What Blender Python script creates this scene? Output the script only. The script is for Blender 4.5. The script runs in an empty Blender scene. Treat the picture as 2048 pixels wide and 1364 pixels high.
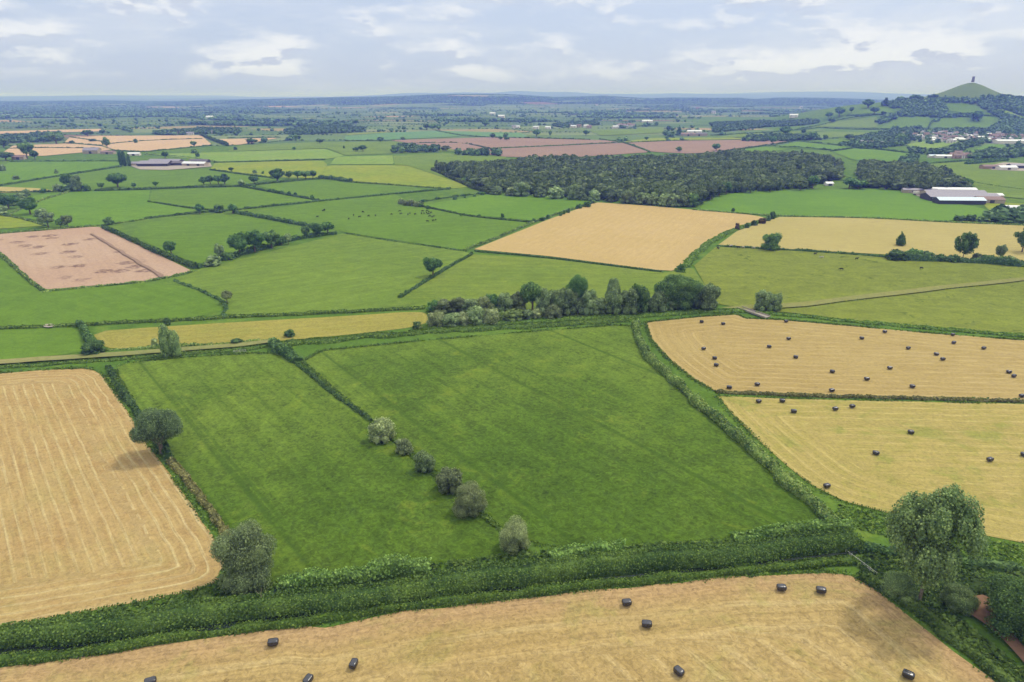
import bpy, bmesh, math, random
import numpy as np
from mathutils import Vector, geometry

sc = bpy.context.scene
COL = sc.collection
# ------------------------------------------------------------------ camera
CZ = 100.0
FPX = 1366.0
HOR = 191.0
PITCH = math.atan((682 - HOR) / FPX)
SP, CP = math.sin(PITCH), math.cos(PITCH)
cam_d = bpy.data.cameras.new('camera')
cam = bpy.data.objects.new('camera', cam_d)
COL.objects.link(cam)
cam.location = (0, 0, CZ)
cam.rotation_euler = (math.pi / 2 - PITCH, 0, 0)
cam_d.sensor_width = 36.0
cam_d.lens = 36.0 * FPX / 2048
cam_d.clip_start = 1.0
cam_d.clip_end = 90000
sc.camera = cam

# ------------------------------------------------------------------ terrain
TOR = (1640.0, 2600.0)
_RX = np.array([-500, 0, 120, 200, 280, 350, 430, 520, 650, 740, 800, 870, 905, 960, 1000, 1040, 1075, 1110, 1160, 1210, 1250, 1300, 1350, 1380,
                1430, 1480, 1510, 1560, 1640, 1700, 1800, 2500], float)
_RY = np.array([205, 205, 203.5, 203, 204.5, 205, 202, 200, 197, 195.5, 194, 191, 190.2, 190.0, 190.2, 191.6, 194, 196, 195, 193.5, 196, 198.5, 197, 197.2,
                198, 197.5, 200, 197, 197.5, 199, 203, 203], float)

def sstep(a, b, x):
    t = np.clip((x - a) / (b - a), 0, 1)
    return t * t * (3 - 2 * t)

def terr(x, y):
    x = np.asarray(x, float); y = np.asarray(y, float)
    # the hill with the tower
    L = np.interp(x, [900, 1010, 1080, 1150, 1230, 1330, 1450, 1560, 1900, 2300, 2900, 3400],
                  [0, 2, 9, 30, 54, 70, 80, 86, 92, 88, 50, 0])
    F = sstep(2080, 2640, y) * (1 - sstep(2700, 3500, y))
    d = np.hypot((x - TOR[0]), (y - TOR[1]) * .8)
    h = L * F + 59 * np.exp(-(d / 92.0) ** 1.55)
    h = h + 7 * sstep(1500, 2000, y) * np.interp(x, [500, 800, 1100], [0, 1, 0]) * (1 - sstep(2300, 2800, y))
    # the far ridge
    ys = np.maximum(y, 1.0)
    px = 1024 + FPX * 1.0626 * x / ys
    top = np.interp(px, _RX, _RY)
    zt = CZ + (HOR - top) * 8000 / 1.0626 / FPX
    w = np.sin(x * .0021 + 1.3) * np.sin(y * .0017 + x * .0007) * .10
    R = sstep(5900, 7950, y) * (1 - .55 * sstep(8100, 11000, y))
    h = h + np.maximum(zt, 0) * np.clip(R + w * R * (1 - R) * 4, 0, 1)
    # hills near the horizon
    far = 90 + 60 * np.sin(x / 5200 + .6) + 42 * np.sin(x / 1900 + 2) + 20 * np.sin(x / 700.) + 9 * np.sin(x / 260. + 1)
    h = h + np.maximum(far, 15) * sstep(13000, 23000, y)
    return h

def tz(x, y):
    return float(terr(x, y))

_T = np.concatenate([np.geomspace(60, 3500, 420), np.geomspace(3520, 26000, 200)])

def raydir(px, py):
    u = (px - 1024) / FPX; v = (682 - py) / FPX
    return np.array([u, CP + v * SP, -SP + v * CP])

def G(px, py):
    d = raydir(px, py)
    if py > 345:
        t = -CZ / d[2]
        return (d[0] * t, d[1] * t, 0.0)
    P = np.outer(_T, d); P[:, 2] += CZ
    below = P[:, 2] < terr(P[:, 0], P[:, 1])
    k = int(np.argmax(below))
    if not below[k]:
        k = len(_T) - 1
    a, b = _T[max(k - 1, 0)], _T[k]
    for _ in range(18):
        m = (a + b) / 2
        if CZ + d[2] * m < tz(d[0] * m, d[1] * m): b = m
        else: a = m
    return (d[0] * b, d[1] * b, tz(d[0] * b, d[1] * b))

def depth(p):
    return p[1] * CP + (CZ - p[2]) * SP

def proj(P):
    P = np.asarray(P, float)
    rel = P - np.array([0, 0, CZ])
    dep = rel[:, 1] * CP - rel[:, 2] * SP
    up = rel[:, 1] * SP + rel[:, 2] * CP
    return 1024 + FPX * rel[:, 0] / dep, 682 - FPX * up / dep

# ------------------------------------------------------------------ materials
def lin(c):
    return c / 12.92 if c <= .04045 else ((c + .055) / 1.055) ** 2.4

def hexc(h, k=1.0):
    h = h.lstrip('#'); g = GAIN.get(_cur[0], (1, 1, 1))
    return tuple(min(lin(int(h[i:i + 2], 16) / 255) * k * g[i // 2], .9) for i in (0, 2, 4)) + (1.0,)

KG = 0.585         # ratio between the colour as photographed and the base colour

class NT:
    def __init__(s, name):
        _cur[0] = name
        s.m = bpy.data.materials.new(name); s.m.use_nodes = True
        s.t = s.m.node_tree; s.t.nodes.clear()
        s.out = s.n('ShaderNodeOutputMaterial')
    def n(s, typ, **kw):
        nd = s.t.nodes.new(typ)
        for k, v in kw.items():
            if k.startswith('i_'):
                key = k[2:]
                key = int(key) if key.isdigit() else key.replace('_', ' ')
                s.put(nd.inputs[key], v)
            else:
                setattr(nd, k, v)
        return nd
    def put(s, sock, v):
        if isinstance(v, bpy.types.NodeSocket): s.t.links.new(v, sock)
        else:
            if sock.type == 'VECTOR' and isinstance(v, tuple): v = v[:3]
            sock.default_value = v
    def math(s, op, a, b=0.0, c=0.0, clamp=False):
        nd = s.t.nodes.new('ShaderNodeMath'); nd.operation = op; nd.use_clamp = clamp
        s.put(nd.inputs[0], a); s.put(nd.inputs[1], b); s.put(nd.inputs[2], c)
        return nd.outputs[0]
    def vmath(s, op, a, b=(0, 0, 0)):
        nd = s.t.nodes.new('ShaderNodeVectorMath'); nd.operation = op
        s.put(nd.inputs[0], a); s.put(nd.inputs[1], b)
        return nd.outputs[0]
    def noise(s, vec, scale, detail=3.0, rough=.55, dist=0.0):
        nd = s.n('ShaderNodeTexNoise')
        s.put(nd.inputs['Vector'], vec); s.put(nd.inputs['Scale'], scale)
        s.put(nd.inputs['Detail'], detail); s.put(nd.inputs['Roughness'], rough); s.put(nd.inputs['Distortion'], dist)
        return nd.outputs['Fac']
    def ramp(s, f, lo, hi, a=0.0, b=1.0):
        nd = s.n('ShaderNodeMapRange'); nd.interpolation_type = 'SMOOTHSTEP'
        s.put(nd.inputs[0], f); s.put(nd.inputs[1], lo); s.put(nd.inputs[2], hi); s.put(nd.inputs[3], a); s.put(nd.inputs[4], b)
        return nd.outputs[0]
    def mix(s, f, a, b, mode='MIX'):
        nd = s.n('ShaderNodeMix', data_type='RGBA', blend_type=mode)
        s.put(nd.inputs[0], f); s.put(nd.inputs[6], a); s.put(nd.inputs[7], b)
        return nd.outputs[2]
    def scale(s, col, f):
        return s.vmath('MULTIPLY', col, s.n('ShaderNodeCombineXYZ', i_0=f, i_1=f, i_2=f).outputs[0])
    def pos(s):
        return s.n('ShaderNodeNewGeometry').outputs['Position']
    def diffuse(s, col, rough=.95, spec=.1, bump=None, transl=0.0, **kw):
        b = s.n('ShaderNodeBsdfPrincipled', i_Base_Color=col, i_Roughness=rough)
        b.inputs['Specular IOR Level'].default_value = spec
        for k, v in kw.items(): s.put(b.inputs[k.replace('_', ' ')], v)
        if bump is not None:
            bn = s.n('ShaderNodeBump'); s.put(bn.inputs['Height'], bump[0]); bn.inputs['Strength'].default_value = bump[1]
            bn.inputs['Distance'].default_value = bump[2]
            s.t.links.new(bn.outputs[0], b.inputs['Normal'])
        o = b.outputs[0]
        if transl:
            tr = s.n('ShaderNodeBsdfTranslucent', i_Color=col)
            mx = s.n('ShaderNodeMixShader', i_0=transl, i_1=o, i_2=tr.outputs[0]); o = mx.outputs[0]
        s.t.links.new(o, s.out.inputs['Surface'])
        return s.m

MATS = {}
# small per-material trims of the base colours (red, green, blue)
GAIN = {k: (1.45, 1.28, 1.12) for k in ('hedge', 'hedge_dark', 'oak_dark', 'oak_mid', 'ash_dark')}
GAIN.update({k: (1.3, 1.32, 1.1) for k in ('sallow_grey', 'sallow_brown')})
GAIN['poplar_green'] = (1.45, 1.42, 1.2)
GAIN.update({k: (1.12, 1.03, .8) for k in ('wood', 'farwood', 'copper')})
GAIN.update({k: (1.14, 1.12, .98) for k in ('willow_grey', 'willow_pale', 'shrub_light')})
GAIN.update({'nettles': (.80, .72, .60), 'tall_grass': (.95, .87, .68)})
GAIN.update({k: (1.04, .90, .62) for k in ('ground', 'verge')})
GAIN.update({k: (.90, .95, .47) for k in ('hay_green', 'hay_olive', 'rough_meadow', 'yellow_green', 'pale_green')})
GAIN.update({k: (.86, .95, .33) for k in ('pasture', 'pasture_bright', 'crop_green')})
GAIN.update({'meadow': (.88, .88, .42)})
GAIN.update({'stubble_front': (1.0, 1.04, 1.02), 'stubble_rows': (1.02, 1.12, 1.18), 'stubble_bales': (.97, .98, .88), 'hay_strip': (.97, 1, .8), 'mown_yellow': (1.0, 1.02, .9), 'stubble_weedy': (1.02, 1.03, .98), 'mown_tan': (1.01, 1, .95)})
GAIN.update({'oak_dark': (1.62, 1.5, 1.28), 'farwood': (1.3, 1.28, 1.0), 'nettles': (.88, .78, .64)})
_cur = [None]

def grass_mat(key, c1, c2, c3=None, k=KG, spots=0.0, streak=.25, big=.012, sp=5.0, yellow=.5, fine=.55, tuft=.5, spotc='#4c6633', hd=.0):
    m = NT(key); p = m.pos()
    sw = m.n('ShaderNodeAttribute', attribute_name='sw').outputs['Vector']
    n1 = m.noise(p, big, 4, .6, .4)
    n2 = m.noise(p, .11, 4, .65, .8)
    n3 = m.noise(p, .75, 4, .7, 1.0)
    n4 = m.noise(p, .028, 3, .6, .6)
    if hd:      # the end away from the ditch bank is drier and paler
        n1 = m.math('ADD', n1, m.math('MULTIPLY', m.n('ShaderNodeSeparateXYZ', i_0=sw).outputs[1], .0011))
    col = m.mix(m.ramp(n1, .36, .64), hexc(c1, k), hexc(c2, k))
    if c3:
        f = m.math('MULTIPLY', m.ramp(n2, .5, .72), m.ramp(n4, .44, .66))
        col = m.mix(m.math('MULTIPLY', f, yellow), col, hexc(c3, k))
    st = m.noise(m.vmath('MULTIPLY', sw, (1 / sp, .012, 0)), 1.0, 3, .7)
    v = m.math('ADD', m.ramp(st, .3, .7, 1 - streak * .5, 1 + streak * .5), m.ramp(n3, .25, .75, -fine * .5, fine * .5))
    v = m.math('ADD', v, m.ramp(n2, .28, .72, -tuft * .26, tuft * .26))
    col = m.scale(col, v)
    if hd:
        sep = m.n('ShaderNodeSeparateXYZ', i_0=sw)
        sx = m.math('ADD', sep.outputs[0], m.math('MULTIPLY', m.noise(p, .02, 2), 2.2))
        w1 = m.math('SINE', m.math('MULTIPLY', sx, 6.283 / 11.0))
        w2 = m.math('SINE', m.math('MULTIPLY', sx, 6.283 / 47.0))
        w3 = m.math('SINE', m.math('MULTIPLY', m.math('ADD', sx, 1.6), 6.283 / 47.0))  # shallow furrows: shaded and lit edges painted as dark and pale lines
        br = m.ramp(st, .3, .6)
        f = m.math('MULTIPLY', m.math('MULTIPLY', m.ramp(w1, .90, 1.0), br), m.ramp(m.noise(p, .016, 2), .42, .58, 0, hd))
        f = m.math('MAXIMUM', f, m.math('MULTIPLY', m.ramp(w2, .985, 1.0), m.math('MULTIPLY', br, hd * 1.5)))
        col = m.mix(f, col, hexc('#47682c', k))
        f = m.math('MULTIPLY', m.ramp(w3, .982, 1.0), m.math('MULTIPLY', m.ramp(m.noise(p, .03, 3), .42, .62), hd * .55))
        col = m.mix(f, col, hexc('#7f9848', k))
    if spots:
        n5 = m.noise(p, .16, 3, .75, .5)
        f = m.math('MULTIPLY', m.ramp(n5, .585, .65), m.ramp(n4, .47, .58, 0, spots))
        col = m.mix(f, col, hexc(spotc, k))
    h = m.math('ADD', n3, m.math('MULTIPLY', n2, 1.6))
    MATS[key] = m.diffuse(col, .95, .08, bump=(h, .5, .35))

def straw_mat(key, c1, c2, c3, cs, k=KG, spacing=7.0, stripe=.5, specks=.0, big=.014, warm=None, wob=3.0, fine=.5, grow=.0, sharp=.35):
    """cut field: c1/c2 ground tints, c3 weedy or bare tint, cs raked straw in rows"""
    m = NT(key); p = m.pos()
    sw = m.n('ShaderNodeAttribute', attribute_name='sw').outputs['Vector']
    sep = m.n('ShaderNodeSeparateXYZ', i_0=sw)
    s = sep.outputs[0]
    n1 = m.noise(p, big, 4, .6, .5)
    n2 = m.noise(p, .09, 4, .65, 1.0)
    n3 = m.noise(p, .9, 4, .75, .8)
    nl = m.noise(m.vmath('MULTIPLY', sw, (.45, .02, 0)), 1.0, 4, .7)
    nf = m.noise(m.vmath('MULTIPLY', sw, (1.6, .10, 0)), 1.0, 3, .7)
    col = m.mix(m.ramp(n1, .36, .64), hexc(c1, k), hexc(c2, k))
    col = m.mix(m.math('MULTIPLY', m.ramp(n2, .46, .70), .6), col, hexc(c3, k))
    col = m.mix(m.ramp(nl, .42, .72, 0, .55), col, hexc(c3, k))
    wv = m.math('SINE', m.math('MULTIPLY', m.math('ADD', s, m.math('MULTIPLY', m.math('SUBTRACT', m.noise(p, .03, 2), .5), wob)), 6.283 / spacing))
    row = m.math('MULTIPLY', m.ramp(wv, sharp, 1.0), m.ramp(nf, .28, .62, .25, 1.0))
    row = m.math('MULTIPLY', row, m.ramp(m.noise(p, .022, 2), .33, .56, .25, 1.0))
    col = m.mix(m.math('MULTIPLY', row, stripe), col, hexc(cs, k))
    dk = m.math('MULTIPLY', m.ramp(wv, -.98, -.5, 1, 0), m.ramp(nf, .4, .7, 0, .30))
    col = m.mix(dk, col, hexc(c3, k * .72))
    if warm:
        col = m.mix(m.ramp(sep.outputs[2], 9.0, 1.0, 0, .8), col, hexc(warm, k))
    if grow:
        n6 = m.noise(p, .05, 4, .7, .6)
        col = m.mix(m.ramp(n6, .5, .66, 0, grow), col, hexc('#9aa14e', k))
    v = m.math('ADD', m.ramp(n3, .25, .75, 1 - fine * .42, 1 + fine * .42), m.ramp(nf, .25, .75, -.13, .13))
    col = m.scale(col, v)
    if specks:
        n5 = m.noise(p, .55, 4, .8, .3)
        f = m.math('MULTIPLY', m.ramp(n5, .60, .70, 0, specks), m.ramp(n2, .38, .55))
        col = m.mix(f, col, hexc('#7a6038', k))
    h = m.math('ADD', n3, m.math('MULTIPLY', row, .8))
    MATS[key] = m.diffuse(col, .95, .08, bump=(h, .5, .25))

def soil_mat(key, c1, c2, c3, k=KG, blot=0.0):
    m = NT(key); p = m.pos()
    sw = m.n('ShaderNodeAttribute', attribute_name='sw').outputs['Vector']
    n1 = m.noise(p, .012, 4, .6, .6)
    nl = m.noise(m.vmath('MULTIPLY', sw, (.25, .006, 0)), 1.0, 4, .65)
    n3 = m.noise(p, .5, 4, .7)
    col = m.mix(m.ramp(n1, .36, .62), hexc(c1, k), hexc(c2, k))
    col = m.mix(m.ramp(nl, .4, .75, 0, .5), col, hexc(c3, k))
    if blot:
        q = m.vmath('ADD', p, m.scale(m.n('ShaderNodeTexNoise', i_Vector=p, i_Scale=.12).outputs['Color'], 9.0))
        vo = m.n('ShaderNodeTexVoronoi', i_Vector=q, i_Scale=1 / 16.0)
        vo.voronoi_dimensions = '2D'
        r = m.ramp(vo.outputs['Distance'], .20, .42, 1, 0)
        rr = m.n('ShaderNodeSeparateColor', i_0=vo.outputs['Color']).outputs[0]
        f = m.math('MULTIPLY', r, m.ramp(rr, .30, .36))
        f = m.math('MULTIPLY', f, m.ramp(m.noise(p, .3, 4, .75), .36, .58))
        sep = m.n('ShaderNodeSeparateXYZ', i_0=sw)
        f = m.math('MULTIPLY', f, m.ramp(sep.outputs[2], 8, 22))
        col = m.mix(m.math('MULTIPLY', f, blot), col, hexc('#7b6055', k))
    col = m.scale(col, m.ramp(n3, .25, .75, .86, 1.14))
    MATS[key] = m.diffuse(col, .97, .05, bump=(n3, .4, .2))

def leaf_mat(key, c1, c2, c3, k=1.05, tree=.07, leafv=.5, transl=.35, objv=.22):
    m = NT(key)
    p = m.pos()
    g = m.n('ShaderNodeNewGeometry').outputs['Random Per Island']
    oi = m.n('ShaderNodeObjectInfo').outputs['Random']
    n1 = m.noise(p, tree, 3, .6)
    n2 = m.noise(p, tree * 6, 3, .6)
    col = m.mix(m.ramp(n1, .36, .64), hexc(c1, k), hexc(c2, k))
    col = m.mix(m.math('MULTIPLY', m.ramp(g, .55, 1.0), .7), col, hexc(c3, k))
    v = m.math('ADD', m.ramp(g, 0, 1, 1 - leafv * .5, 1 + leafv * .5), m.ramp(n2, .3, .7, -.16, .16))
    v = m.math('MULTIPLY', v, m.ramp(oi, 0, 1, 1 - objv, 1 + objv))
    col = m.scale(col, v)
    MATS[key] = m.diffuse(col, .75, .15, transl=transl)

def plain_mat(key, c, k=KG, rough=.8, spec=.2, var=.15, sc_=.6, metal=0.0):
    m = NT(key); p = m.pos()
    n = m.noise(p, sc_, 4, .6)
    col = m.scale(hexc(c, k), m.ramp(n, .25, .75, 1 - var, 1 + var))
    MATS[key] = m.diffuse(col, rough, spec, Metallic=metal)

# ------------------------------------------------------------------ mesh helpers
def mesh_from(name, V, polys, smooth=False, midx=None, mats=()):
    """polys: list of (n,k) index arrays"""
    me = bpy.data.meshes.new(name)
    V = np.asarray(V, np.float32)
    me.vertices.add(len(V)); me.vertices.foreach_set('co', V.ravel())
    tot = [np.full(len(p), p.shape[1], np.int32) for p in polys if len(p)]
    tot = np.concatenate(tot)
    idx = np.concatenate([np.asarray(p, np.int32).ravel() for p in polys if len(p)])
    st = np.concatenate([[0], np.cumsum(tot)[:-1]]).astype(np.int32)
    me.loops.add(len(idx)); me.loops.foreach_set('vertex_index', idx)
    me.polygons.add(len(tot)); me.polygons.foreach_set('loop_start', st)
    if midx is not None: me.polygons.foreach_set('material_index', np.asarray(midx, np.int32))
    sm = np.asarray(smooth) if not isinstance(smooth, bool) else np.full(len(tot), smooth)
    me.polygons.foreach_set('use_smooth', sm.astype(bool))
    for m in mats: me.materials.append(MATS[m])
    me.update(calc_edges=True)
    me.validate()
    return me

def link(name, me, parent=None, loc=None, rz=0.0, scale=None):
    o = bpy.data.objects.new(name, me); COL.objects.link(o)
    if parent: o.parent = parent
    if loc is not None: o.location = loc
    o.rotation_euler = (0, 0, rz)
    if scale is not None: o.scale = scale
    return o

def tag(o, label=None, cat=None, group=None, kind=None):
    if label: o['label'] = label
    if cat: o['category'] = cat
    if group: o['group'] = group
    if kind: o['kind'] = kind
    return o

_ORD = ['first', 'second', 'third', 'fourth', 'fifth', 'sixth', 'seventh', 'eighth', 'ninth', 'tenth', 'eleventh', 'twelfth', 'thirteenth', 'fourteenth',
        'fifteenth', 'sixteenth', 'seventeenth', 'eighteenth', 'nineteenth', 'twentieth', 'twenty-first', 'twenty-second', 'twenty-third', 'twenty-fourth', 'twenty-fifth']

def ordn(i, n):
    """which one of a row: counted from the end away from the hill with the tower, or from the end towards it"""
    if i < (n + 1) // 2: return _ORD[i] + ' going toward the hill'
    return _ORD[n - 1 - i] + ' coming from the hill'

_ico = {}
def ico(sub):
    if sub not in _ico:
        bm = bmesh.new(); bmesh.ops.create_icosphere(bm, subdivisions=sub, radius=1.0)
        V = np.array([v.co[:] for v in bm.verts]); F = np.array([[v.index for v in f.verts] for f in bm.faces])
        bm.free(); _ico[sub] = (V, F)
    return _ico[sub]

def unit(v):
    return v / np.maximum(np.linalg.norm(v, axis=-1, keepdims=True), 1e-9)

def leaves(rng, C, Nrm, size, jit=.55):
    """small leaf-clump faces at C facing roughly along Nrm"""
    n = len(C)
    nn = unit(Nrm + rng.normal(0, jit, (n, 3)))
    a = unit(np.cross(nn, rng.normal(0, 1, (n, 3))))
    b = np.cross(nn, a)
    s = (size * rng.uniform(.55, 1.35, n))[:, None] if np.isscalar(size) else (size * rng.uniform(.55, 1.35, n))[:, None]
    q = np.empty((n, 4, 3))
    for k, (u, v) in enumerate(((-.5, -.35), (.5, -.45), (.42, .45), (-.36, .5))):
        ju = u * rng.uniform(.7, 1.3, n)[:, None]; jv = v * rng.uniform(.7, 1.3, n)[:, None]
        q[:, k] = C + a * s * ju + b * s * jv + nn * s * rng.uniform(-.12, .12, n)[:, None]
    V = q.reshape(-1, 3); F = np.arange(n * 4).reshape(-1, 4)
    return V, F

def crown(seed, kind, nq, leaf, core=.8, csub=1):
    """foliage in a unit box: height 1, width 1, foot at z = 0"""
    rng = np.random.default_rng(seed)
    lob = []
    if kind == 'oak':
        for _ in range(17):
            d = unit(rng.normal(0, 1, 3)); d[2] = d[2] * .85 + .12
            r = rng.uniform(.13, .21)
            lob.append((d * np.array([.36, .36, .29]) * rng.uniform(.75, 1.0) + [0, 0, .60], r))
        lob.append((np.array([0, 0, .6]), .30))
    elif kind == 'ash':
        for _ in range(22):
            d = unit(rng.normal(0, 1, 3)); d[2] = d[2] * .9 + .1
            lob.append((d * np.array([.37, .37, .35]) * rng.uniform(.6, 1.0) + [0, 0, .6], rng.uniform(.10, .17)))
        lob.append((np.array([0, 0, .6]), .25))
    elif kind in ('willow', 'bush'):
        zc, zr = (.48, .40) if kind == 'willow' else (.42, .38)
        for _ in range(16):
            d = unit(rng.normal(0, 1, 3)); d[2] = d[2] * .9 + .15
            lob.append((d * np.array([.34, .34, zr * .8]) * rng.uniform(.6, 1.0) + [0, 0, zc], rng.uniform(.14, .22)))
        for k in range(6):
            a = k * 1.05 + rng.uniform(-.3, .3)
            lob.append((np.array([math.cos(a) * .30, math.sin(a) * .30, .17]), rng.uniform(.13, .19)))
        lob.append((np.array([0, 0, .4]), .32))
    elif kind == 'poplar':
        for k in range(52):
            z = rng.uniform(.34, .90); a = k * 2.4 + rng.uniform(-.5, .5)
            R = float(np.interp(z, [.3, .42, .54, .66, .8, .92], [.15, .30, .40, .42, .36, .18]))
            rr = R * (1.0 if k % 3 else rng.uniform(.2, .7))
            lob.append((np.array([math.cos(a) * rr, math.sin(a) * rr * .9, z]), rng.uniform(.05, .115)))
        for z in (.42, .55, .68, .78): lob.append((np.array([rng.uniform(-.05, .05), rng.uniform(-.05, .05), z]), .17))
    elif kind == 'column':
        for k in range(16):
            z = .1 + .85 * k / 16; a = rng.uniform(0, 6.283)
            R = .30 * math.sin(math.pi * (.08 + .9 * (k / 16)) ** .8) + .08
            lob.append((np.array([math.cos(a) * .12, math.sin(a) * .12, z]), R))
    elif kind == 'conifer':
        for k in range(9):
            z = .16 + .8 * k / 9; R = .42 * (1 - k / 9.5)
            for j in range(max(1, 5 - k // 2)):
                a = j * 6.283 / max(1, 5 - k // 2) + k + rng.uniform(-.2, .2)
                lob.append((np.array([math.cos(a) * R * rng.uniform(.4, .95), math.sin(a) * R * rng.uniform(.4, .95), z + rng.uniform(-.03, .03)]), (R * .42 + .03) * rng.uniform(.6, 1.1)))
    C = np.array([l[0] for l in lob]); R = np.array([l[1] for l in lob])
    zs = .55 if kind == 'conifer' else (.9 if kind != 'column' else .5)
    w = R ** 2; pick = rng.choice(len(R), nq, p=w / w.sum())
    d = unit(rng.normal(0, 1, (nq, 3)) + [0, 0, .25])
    rad = R[pick] * rng.uniform(.72, 1.1, nq)
    P = C[pick] + d * rad[:, None] * np.array([1, 1, 1.5 if kind == 'poplar' else 1])
    ctr = np.array([0, 0, .5])
    nr = unit(d + .55 * unit(P - ctr) + [0, 0, .15])
    V, F = leaves(rng, P, nr, leaf)
    Vs, Ts = [V], []
    off = len(V)
    iv, it = ico(csub)
    cores = range(len(R)) if core > 0 else []
    for i in cores:
        dv = iv * (R[i] * core * (1 + .18 * np.sin(iv @ rng.normal(0, 3.5, 3) + i)))[:, None]
        if kind == 'conifer': dv = dv * [1, 1, .5]
        if kind == 'poplar': dv = dv * [.8, .8, 1.3]
        Vs.append(C[i] + dv); Ts.append(it + off); off += len(iv)
    V = np.concatenate(Vs)
    V[:, 2] = np.maximum(V[:, 2], .0)
    # normalise to the unit box
    xy = np.percentile(np.hypot(V[:, 0], V[:, 1]), 97)
    V[:, :2] *= .5 / xy
    z1 = np.percentile(V[:, 2], 99.6); V[:, 2] /= z1
    T = np.concatenate(Ts) if Ts else np.zeros((0, 3), int)
    return V, F, T, C

def tube(pts, radii, sides=7):
    pts = np.asarray(pts, float)
    V = []; F = []
    for i, p in enumerate(pts):
        d = unit(pts[min(i + 1, len(pts) - 1)] - pts[max(i - 1, 0)])
        a = unit(np.cross(d, [.31, .95, .12])); b = np.cross(d, a)
        for k in range(sides):
            t = k * 2 * math.pi / sides
            V.append(p + (a * math.cos(t) + b * math.sin(t)) * radii[i])
    for i in range(len(pts) - 1):
        for k in range(sides):
            F.append((i * sides + k, i * sides + (k + 1) % sides, (i + 1) * sides + (k + 1) % sides, (i + 1) * sides + k))
    return np.array(V), np.array(F)

def trunk(seed, kind, C, fork=5):
    rng = np.random.default_rng(seed + 77)
    r0 = {'oak': .045, 'ash': .04, 'willow': .04, 'bush': .03, 'poplar': .019, 'column': .05, 'conifer': .035}[kind]
    zt = {'oak': .55, 'ash': .55, 'willow': .42, 'bush': .3, 'poplar': .86, 'column': .8, 'conifer': .9}[kind]
    pts = [np.array([0, 0, -.02]), np.array([.004, 0, .08]), np.array([.012, .006, zt * .5]), np.array([.0, .0, zt])]
    Vs, Fs = [], []; off = 0
    V, F = tube(pts, [r0 * 1.35, r0, r0 * .8, r0 * .35]); Vs.append(V); Fs.append(F); off += len(V)
    for i in rng.permutation(len(C))[:fork]:
        z0 = zt * rng.uniform(.35, .75)
        a = np.array([.008, .003, z0]); e = a + (C[i] - a) * .9
        mid = (a + e) / 2 + [0, 0, .03]
        V, F = tube([a, mid, e], [r0 * .5, r0 * .35, r0 * .14], 5)
        Vs.append(V); Fs.append(F + off); off += len(V)
    return np.concatenate(Vs), np.concatenate(Fs)

_tm = {}
def tree_meshes(kind, mat, lod, var):
    key = (kind, mat, lod, var)
    if key in _tm: return _tm[key]
    nq, leaf, cs = {'n': (30000, .0165, 2), 'm': (3200, .046, 2), 's': (420, .115, 1), 't': (90, .22, 1)}[lod]
    sd = (sum(map(ord, kind)) * 31 + sum(map(ord, mat)) * 7 + var * 101 + ord(lod)) % 99991
    co = {'n': .60, 'm': .78, 's': .86, 't': .9}[lod]
    V, F, T, C = crown(sd, kind, nq, leaf, core=co, csub=cs)
    tv, tf = trunk(sd, kind, C, 9 if lod == 'n' else 4)
    nm = kind + '_crown'
    if lod == 't':
        me = mesh_from(kind + '_tree', np.concatenate([V, tv]), [F, T, tf + len(V)], False,
                       np.concatenate([np.zeros(len(F) + len(T), int), np.ones(len(tf), int)]), (mat, 'bark'))
        r = (me, None)
    else:
        sm = np.concatenate([np.zeros(len(F), bool), np.ones(len(T), bool)])
        r = (mesh_from(nm, V, [F, T], sm, None, (mat,)), mesh_from(kind + '_trunk', tv, [tf], True, None, ('bark',)))
    _tm[key] = r
    return r

NAMES = {'oak': ('oak_tree', 'tree'), 'ash': ('ash_tree', 'tree'), 'willow': ('willow_tree', 'tree'), 'bush': ('bush', 'bush'),
         'poplar': ('poplar_tree', 'tree'), 'column': ('columnar_poplar_tree', 'tree'), 'conifer': ('conifer_tree', 'tree')}
_tc = [0]

def tree(px, py, w, h, kind, mat, label, group=None, lod=None, var=None, hm=1.0):
    p = G(px, py); dp = depth(p)
    W = w * dp / FPX
    d = raydir(px, py - h)
    zt = CZ + d[2] / d[1] * p[1]
    H = max(zt - p[2], W * .4) * hm
    if kind == 'bush' and h > 16: H *= .80; W *= 1.10
    if kind == 'willow' and h > 60: H *= .86; W *= 1.06
    if lod is None: lod = 'n' if h > 60 else ('m' if h > 26 else ('s' if h > 12.5 else 't'))
    _tc[0] += 1
    if var is None: var = _tc[0] % (1 if lod == 'n' else 3)
    a, b = tree_meshes(kind, mat, lod, var)
    nm, cat = NAMES[kind]
    rz = (_tc[0] * 2.399) % 6.283
    if b is None:
        o = link(nm, a, None, p, rz, (W, W, H))
    else:
        o = bpy.data.objects.new(nm, None); COL.objects.link(o); o.location = p; o.rotation_euler = (0, 0, rz)
        o.empty_display_size = .5
        link('crown', a, o, (0, 0, 0), 0, (W, W, H)); link('trunk', b, o, (0, 0, 0), 0, (W, W, H))
    return tag(o, label, cat, group)

def row(items, fmt, group):
    """items: (px, base py, w, h, kind, mat); one label per tree, counted along the row"""
    items = sorted(items)
    for i, it in enumerate(items):
        tree(*it, fmt.replace('#', ordn(i, len(items))), group)

def smooth1(rng, n, step, corr):
    k = max(4, int(n * step / corr) + 4)
    xs = np.linspace(0, 1, k); return np.interp(np.linspace(0, 1, n), xs, rng.uniform(0, 1, k))

def resample(P, step):
    P = np.asarray(P, float)
    L = np.concatenate([[0], np.cumsum(np.linalg.norm(np.diff(P[:, :2], axis=0), axis=1))])
    n = max(3, int(L[-1] / step) + 1)
    s = np.linspace(0, L[-1], n)
    return np.stack([np.interp(s, L, P[:, k]) for k in range(3)], 1), L[-1]

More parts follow.
